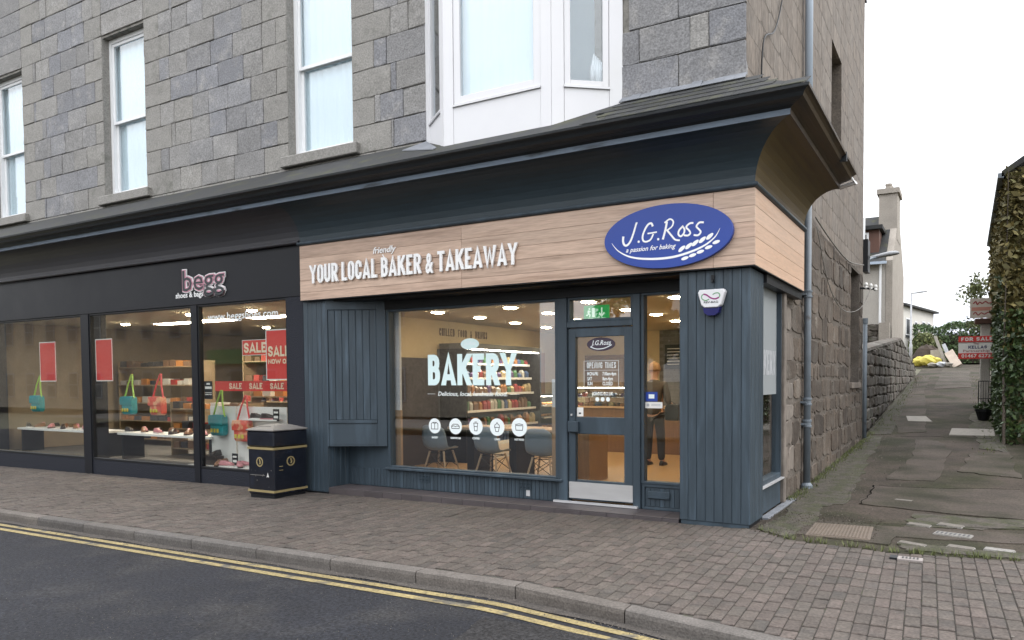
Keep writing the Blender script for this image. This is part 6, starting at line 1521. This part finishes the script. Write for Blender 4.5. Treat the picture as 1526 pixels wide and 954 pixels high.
# white building, shed
wb = thing('white_building', 'low white rendered building with small windows beyond the lane', 'building', (-2, 44, 2.5))
A = Vector((-1.55, 41.0)); B = Vector((-.05, 48.2)); d = (B-A).normalized(); n_ = Vector((-d.y, d.x)); LNB = (B-A).length
def WBP(u, w_, z): p = A+d*u+n_*w_; return (p.x, p.y, z)
mb = MB(WBP); mb.box(0, LNB, 0, 6, 2.4, 6.25); mb.build('wall', mat('white_render', (.62,.60,.56), .9, var=.06), wb)
mb = MB(WBP); mb.add([(u, w_, z) for u in (-.2, LNB+.2) for w_, z in ((-.3,6.20),(-.3,6.32),(3,7.0),(6.3,6.3),(6.3,6.2))], [tuple(range(5)), tuple(range(9,4,-1))]+[(i,(i+1)%5,5+(i+1)%5,5+i) for i in range(5)]); mb.build('roof', SLATE, wb)
for u, w0, z0, z1 in ((.7,.8,4.4,5.5),(2.6,.6,4.7,5.4),(4.4,.7,4.7,5.5),(5.7,.7,4.7,5.5)):
    mb = MB(WBP); mb.box(u, u+w0, -.03, -.005, z0, z1); f = mb.build('window', WHITES, wb); mb = MB(WBP); mb.box(u+.08, u+w0/2-.03, -.045, -.031, z0+.08, z1-.08); mb.box(u+w0/2+.03, u+w0-.08, -.045, -.031, z0+.08, z1-.08); mb.build('pane', INKD, f)
    mb = MB(WBP); mb.box(u-.05, u+w0+.05, -.08, -.006, z0-.12, z0-.002); mb.build('sill', INKD, wb)
shd = thing('long_shed', 'long low shed with pale grey sheet roof far beyond the hedge', 'building', (5, 62, 2.5))
MB().box(-8, 22, 60, 74, 2.4, 5.5).build('wall', HARL, shd); mb = MB(); mb.prism([(59.6,5.45),(67,7.75),(74.4,5.45),(74.4,5.3),(67,7.6),(59.6,5.3)], 'x', -8.3, 22.3); mb.build('roof', SHEDR, shd)
# foliage
def leaves(n, inside, size, flatness=0, sd=1):
    rnd = random.Random(sd); mb = MB()
    for _ in range(n):
        p = Vector(inside(rnd)); s = size*rnd.uniform(.5, 1.3)
        u = Vector((rnd.gauss(0,1), rnd.gauss(0,1), rnd.gauss(0,1))).normalized(); v = u.cross(Vector((rnd.gauss(0,1), rnd.gauss(0,1), rnd.gauss(0,1)))).normalized()
        a, b = u*s, v*s*.6
        mb.add([tuple(p-a), tuple(p-b*.9), tuple(p+a*1.1), tuple(p+b*.9)], [(0,1,2,3)])
    return mb
def boxy(x0, x1, y0, y1, z0, z1, lump=.25):
    ph = [random.uniform(0, 6) for _ in range(6)]
    def f(r):
        while True:
            x, y, z = r.uniform(x0, x1), r.uniform(y0, y1), z0+(z1-z0)*r.random()**.85
            top = z1-lump*(.5+.5*math.sin(1.9*x+ph[0]))-lump*.6*(.5+.5*math.sin(4.3*x+ph[1]+y))
            if z < top and (y-y0 < .35+.2*math.sin(3*x+2*z+ph[2]) or top-z < .35 or r.random() < .25): return x, y, z
    return f
hd_ = thing('hedge', 'dark ivy covered hedge closing the top of the lane', 'hedge', (1.5, 42.5, 2.5))
leaves(9000, boxy(-1.0, 9, 41.6, 43.2, 2.45, 5.25), .10, sd=2).build('foliage', HEDGE, hd_); mb = MB(); mb.box(-.9, 9, 42.2, 42.9, 2.4, 4.3); mb.build('stem_mass', BARK, hd_)
sb = thing('yellow_green_shrub', 'bright green shrub behind the yellow sacks', 'shrub', (-.3, 39.5, 2.5))
def blob(c, r): 
    def f(q):
        while True:
            p = [q.uniform(-1, 1) for _ in range(3)]; l = math.sqrt(sum(t*t for t in p))
            if .55 < l < 1+.12*math.sin(5*p[0]+3*p[2]): return [c[i]+r[i]*p[i] for i in range(3)]
    return f
leaves(1800, blob((-.1, 39.6, 3.55), (1.0, .8, .85)), .09, sd=3).build('crown', TREEG, sb); mb = MB(); mb.tube([(-.1,39.6,2.4),(-.1,39.6,3.5)], [.08,.03], 6); mb.build('trunk', BARK, sb)
tr = thing('pale_tree', 'pale yellow green tree rising behind the sale board', 'tree', (3.0, 24, 1.2))
random.seed(21); mb = MB(); mb.tube([(3.1,24,1.2),(3.05,24,2.6),(3.0,24.1,4.2)], [.14,.11,.05], 8)
for k in range(9):
    a = k*2.4; mb.tube([(3.03,24,2.3+.22*k),(3.0+.5*math.cos(a),24+.5*math.sin(a),3.0+.25*k),(3.0+1.0*math.cos(a),24+.9*math.sin(a),3.4+.27*k)], [.04,.025,.008], 5)
mb.build('trunk', BARK, tr)
cl = [(3.0+random.uniform(-1.0,.9), 24+random.uniform(-.8,.8), random.uniform(3.6,5.3), random.uniform(.25,.45)) for _ in range(16)]
def clf(q):
    c = q.choice(cl); p = Vector((q.gauss(0,1), q.gauss(0,1), q.gauss(0,1))).normalized()*c[3]*q.random()**.4; return (c[0]+p.x, c[1]+p.y, c[2]+p.z)
leaves(1500, clf, .075, sd=4).build('crown', TREEG, tr)
# right hand building with creeper
rh = thing('right_building', 'ochre harled building along the right of the lane', 'building', (5, 13.5, 0))
OCW = mat('ochre_harl', (.25,.21,.115), .92, var=.25, scale=2.5, grain=.12, gscale=40, bump=.6, bscale=40, col2=(.13,.12,.07), c2amt=(.5,.7))
MB().box(2.78, 9, 10.2, 18.6, 0, 6.0).build('wall', OCW, rh)
mb = MB(); mb.prism([(2.62,6.0),(5.9,8.2),(9.2,6.0),(9.2,5.87),(5.9,8.05),(2.62,5.87)], 'y', 10.0, 18.8); mb.build('roof', SLATE, rh); mb = MB(); mb.box(2.55, 2.66, 10.0, 18.8, 5.86, 5.96); mb.build('gutter', PIPEG, rh)
for y, z0, z1 in ((11.2,4.1,5.3),(13.4,4.1,5.3)):
    mb = MB(); mb.box(2.755, 2.779, y, y+1, z0, z1); f = mb.build('window', WHITES, rh); mb = MB(); mb.box(2.745, 2.754, y+.08, y+.47, z0+.08, z1-.08); mb.box(2.745, 2.754, y+.53, y+.92, z0+.08, z1-.08); mb.build('pane', GLASSU, f)
cr = thing('ochre_creeper', 'yellow brown creeper climbing the right building above the ivy', 'creeper', (2.7, 14, 3))
leaves(9000, lambda r: (2.76-abs(r.gauss(0,.06)), 10.2+8.2*r.random(), 3.2+2.7*r.random()**1.2) if r.random() < .45 else (2.7+2.6*r.random()**1.3, 10.17-abs(r.gauss(0,.10)), 2.2+(3.9-.25*abs(r.gauss(0,1)))*r.random()**.9), .085, sd=5).build('foliage', OCHRE, cr); mb = MB(); [mb.tube([(2.74, 10+1.1*k, .3), (2.74, 10.2+1.1*k, 3), (2.74, 9.9+1.1*k, 6)], [.03,.02,.008], 5) for k in range(8)]; mb.build('stem', BARK, cr)
iv = thing('ivy_bush', 'dark green ivy bush hugging the right side of the lane', 'ivy', (2.7, 13.5, .5))
leaves(12000, lambda r: (2.76-.10*abs(r.gauss(0,.6)), 10.1+5.9*r.random(), .3+3.6*r.random()**.9) if r.random() < .55 else (2.68+2.6*r.random()**1.2, 10.16-abs(r.gauss(0,.16)), .15+2.9*r.random()**.9), .065, sd=6).build('foliage', IVY, iv); mb = MB(); [mb.tube([(2.72, 9.8+.9*k, .2), (2.70, 10+.9*k, 2), (2.72, 9.8+.9*k, 3.6)], [.035,.02,.01], 5) for k in range(8)]; mb.build('stem', BARK, iv)
# signs and gate pier
gp_ = thing('gate_pier', 'pale stone gate pier carrying the sale boards', 'gate pier', (2.46, 15.6, .6))
mb = MB(); mb.box(2.35, 2.60, 15.4, 15.65, .4, 3.15); mb.build('shaft', HARL, gp_, bevel=.02); mb = MB(); mb.box(2.20, 2.66, 15.3, 15.75, 3.15, 3.30); mb.build('cap', BROWN, gp_, bevel=.02)
fs = thing('sale_board', 'red and white FOR SALE board on the pier at the right of the lane', 'sign', (2.3, 15.2, 2.2))
MB().box(1.80, 2.72, 15.2, 15.23, 2.165, 2.80).build('board', CARDW, fs)
mb = MB(); mb.box(1.80, 2.72, 15.185, 15.1995, 2.635, 2.80); mb.box(1.80, 2.72, 15.185, 15.1995, 2.165, 2.325); mb.build('red_band', RED, fs)
sign_letters('FOR SALE', front(1.87, 15.184, 2.665), .105, 0, .78, .026, .022, .06, .002, CARDW, fs)
NAVYP = mat('navy_print', (.02,.02,.10), .5, var=.03)
text('the_word', 'The', .09, REDD, front(2.17, 15.199, 2.555), fs, .002)
sign_letters('KELLAS', front(2.05, 15.199, 2.45), .085, 0, .46, .020, .014, .05, .002, NAVYP, fs)
text('partnership_word', 'Partnership', .10, REDD, front(1.92, 15.199, 2.355), fs, .002, fit=.66); text('phone_number', '01467 6273', .13, CARDW, front(1.88, 15.184, 2.205), fs, .002, .003, fit=.72)
us = thing('upper_board', 'weathered cream and red notice board on top of the pier', 'sign', (2.3, 15.2, 3.3))
MB().box(2.08, 2.74, 15.2, 15.23, 3.305, 3.85).build('board', mat('weathered_board', (.50,.44,.38), .7, var=.12, scale=5), us)
mb = MB(front(2.08, 15.199, 3.305)); 
ribbon(mb, spline([(.08,.40),(.14,.46),(.18,.38),(.24,.44),(.30,.40),(.38,.45),(.46,.40),(.58,.44)]), .016, 0, .002); ribbon(mb, spline([(.08,.10),(.14,.16),(.2,.08),(.28,.14),(.36,.10),(.46,.15),(.58,.10)]), .014, 0, .002)
mb.build('script_print', REDD, us); MB(front(2.08, 15.199, 3.305)).box(.04,.62,.20,.30,0,.0015).build('red_panel', mat('faded_red', (.45,.20,.15), .7, var=.1), us)
gt = thing('iron_gate', 'narrow black iron gate beside the pale pier', 'gate', (2.3, 14.6, .6))
mb = MB(); mb.frame(2.30, 2.62, .62, 1.55, 14.60, 14.63, .025); mb.build('frame', BLACK, gt)
for x in (2.36, 2.42, 2.48, 2.54): MB().box(x, x+.012, 14.607, 14.623, .645, 1.525).build('bar', BLACK, gt)
MB().box(2.325, 2.595, 14.605, 14.625, 1.05, 1.07).build('rail', BLACK, gt)
pt = thing('plant_pot', 'round dark plant pot with a low green plant by the gate', 'plant pot', (2.42, 14.0, .5))
MB().lathe([(.12,.50),(.19,.74),(.21,.75),(.21,.80),(.17,.80),(.16,.76)], (2.42, 13.9, 0), 14).build('pot', BLACK, pt); leaves(160, blob((2.42, 13.9, .87), (.20,.20,.12)), .05, sd=8).build('plant', IVY, pt)
# rubbish at the top of the lane
random.seed(31)
for i, (x, y, s) in enumerate(((-.35, 37.2, .55), (.12, 36.9, .62), (.48, 37.5, .5))):
    mb = MB(); mb.ell((x, y, 2.38+.42*s), (.66*s, .6*s, .5*s), 13, 9, .15); o = mb.build('yellow_sack', YSACK, smooth=False); tag(o, ['left bulging yellow rubble sack at the top of the lane', 'middle bulging yellow rubble sack at the top of the lane', 'right bulging yellow rubble sack at the top of the lane'][i], 'sack', 'yellow rubble sacks')
sh_ = MB(); sh_.ell((0.0, 38.6, 2.5), (.85,.6,1.15), 14, 8, .12); o = sh_.build('soil_heap', SOIL); tag(o, 'dark brown heap behind the yellow sacks', 'heap')
def leanbox(name, lab, cat, a, b, w_, th, m):
    a, b = Vector(a), Vector(b); d = (b-a).normalized(); s = Vector((d.z, .0, -d.x)).normalized(); n2 = d.cross(s).normalized()
    mb = MB(); mb.rings([[tuple(p+s*w_*u+n2*th*v) for u, v in ((-1,-1),(1,-1),(1,1),(-1,1))] for p in (a, b)]); o = mb.build(name, m, bevel=.01); tag(o, lab, cat)
leanbox('plank', 'long pale plank leaning over the rubbish heap', 'plank', (.98,37.2,2.5), (.42,37.6,4.05), .08, .03, PALEC)
leanbox('plank', 'short dark plank leaning right of the long pale plank', 'plank', (1.3,37.5,2.5), (.85,37.9,3.6), .10, .03, LEAD)
leanbox('mattress', 'stained cream mattress slumped against the rubbish heap', 'mattress', (1.62,36.8,2.30), (1.14,37.2,3.12), .24, .10, mat('stained_ticking', (.50,.42,.35), .9, var=.2))
leanbox('stone_gatepost', 'rough grey stone post standing in the rubbish heap', 'stone post', (.50,37.9,2.4), (.46,38.0,3.25), .28, .18, HARLB)
for i, (x, y, s, m, lab) in enumerate(((.30,36.4,.18,PALEC,'pale broken block at the front of the rubbish heap'), (.75,36.5,.22,LEAD,'grey broken block in the middle of the rubbish heap'), (1.12,36.6,.2,PALEC,'pale broken block at the right of the rubbish heap'), (.55,36.7,.16,CARDW,'white broken block between the grey and pale ones'))):
    mb = MB(); mb.ell((x, y, 2.33+s*.4), (s*1.3, s, s*.7), 6, 5, .25); o = mb.build('rubble_block', m); tag(o, lab, 'rubble', 'broken blocks in the rubbish heap')

OPPW = mat('opposite_stone', (.20,.175,.145), .9, var=.25, scale=1.2, grain=.12, gscale=6)
# ------------------------------------------------------------------ across the street (seen only in the glass)
opp = thing('opposite_building', 'brown stone building with green shop fascia across the street', 'building', (-28, -19, 0))
MB().box(-95, -19.5, -26, -18, -.1, 7.2).build('wall', OPPW, opp); mb = MB(); mb.prism([(-17.7,7.2),(-22,10),(-26.3,7.2)], 'x', -95.2, -19.3); mb.build('roof', SLATE, opp)
MB().box(-36, -25, -17.99, -17.85, 2.6, 3.4).build('green_fascia', GREENF, opp)
OPPF = random.Random(4)
for k in range(27):
    x = -94+2.72*k
    for z in (.6, 4.2):
        mb = MB(); mb.box(x, x+1.1, -17.985, -17.95, z, z+(1.8 if z > 2 else 1.7)); f = mb.build('window', FLASH, opp); mb = MB(); mb.box(x+.1, x+1.0, -17.949, -17.94, z+.1, z+.85); mb.box(x+.1, x+1.0, -17.949, -17.94, z+.92, z+1.6); mb.build('pane', INKD, f)
def bigtree(x, y, h, r, sd):
    t = thing('street_tree', ['broad dark tree across the street', 'slim dark tree across the street at the right'][sd-11], 'tree', (x, y, -.1), 'trees across the street')
    mb = MB(); mb.tube([(x,y,-.1),(x,y,h*.4),(x+.1,y,h*.8)], [.3,.22,.08], 8); mb.build('trunk', BARK, t)
    q = random.Random(sd); cl = [(x+q.gauss(0,r*.45), y+q.gauss(0,r*.45), h*.35+q.random()*h*.65, r*.3) for _ in range(26)]
    def f(g):
        c = g.choice(cl); p = Vector((g.gauss(0,1), g.gauss(0,1), g.gauss(0,1))).normalized()*c[3]*g.random()**.4; return (c[0]+p.x, c[1]+p.y, c[2]+p.z)
    leaves(2600, f, .22, sd=sd).build('crown', HEDGE, t)
bigtree(-10.2, -21, 8, 2.4, 11); bigtree(-5.5, -22, 7, 2.6, 12)
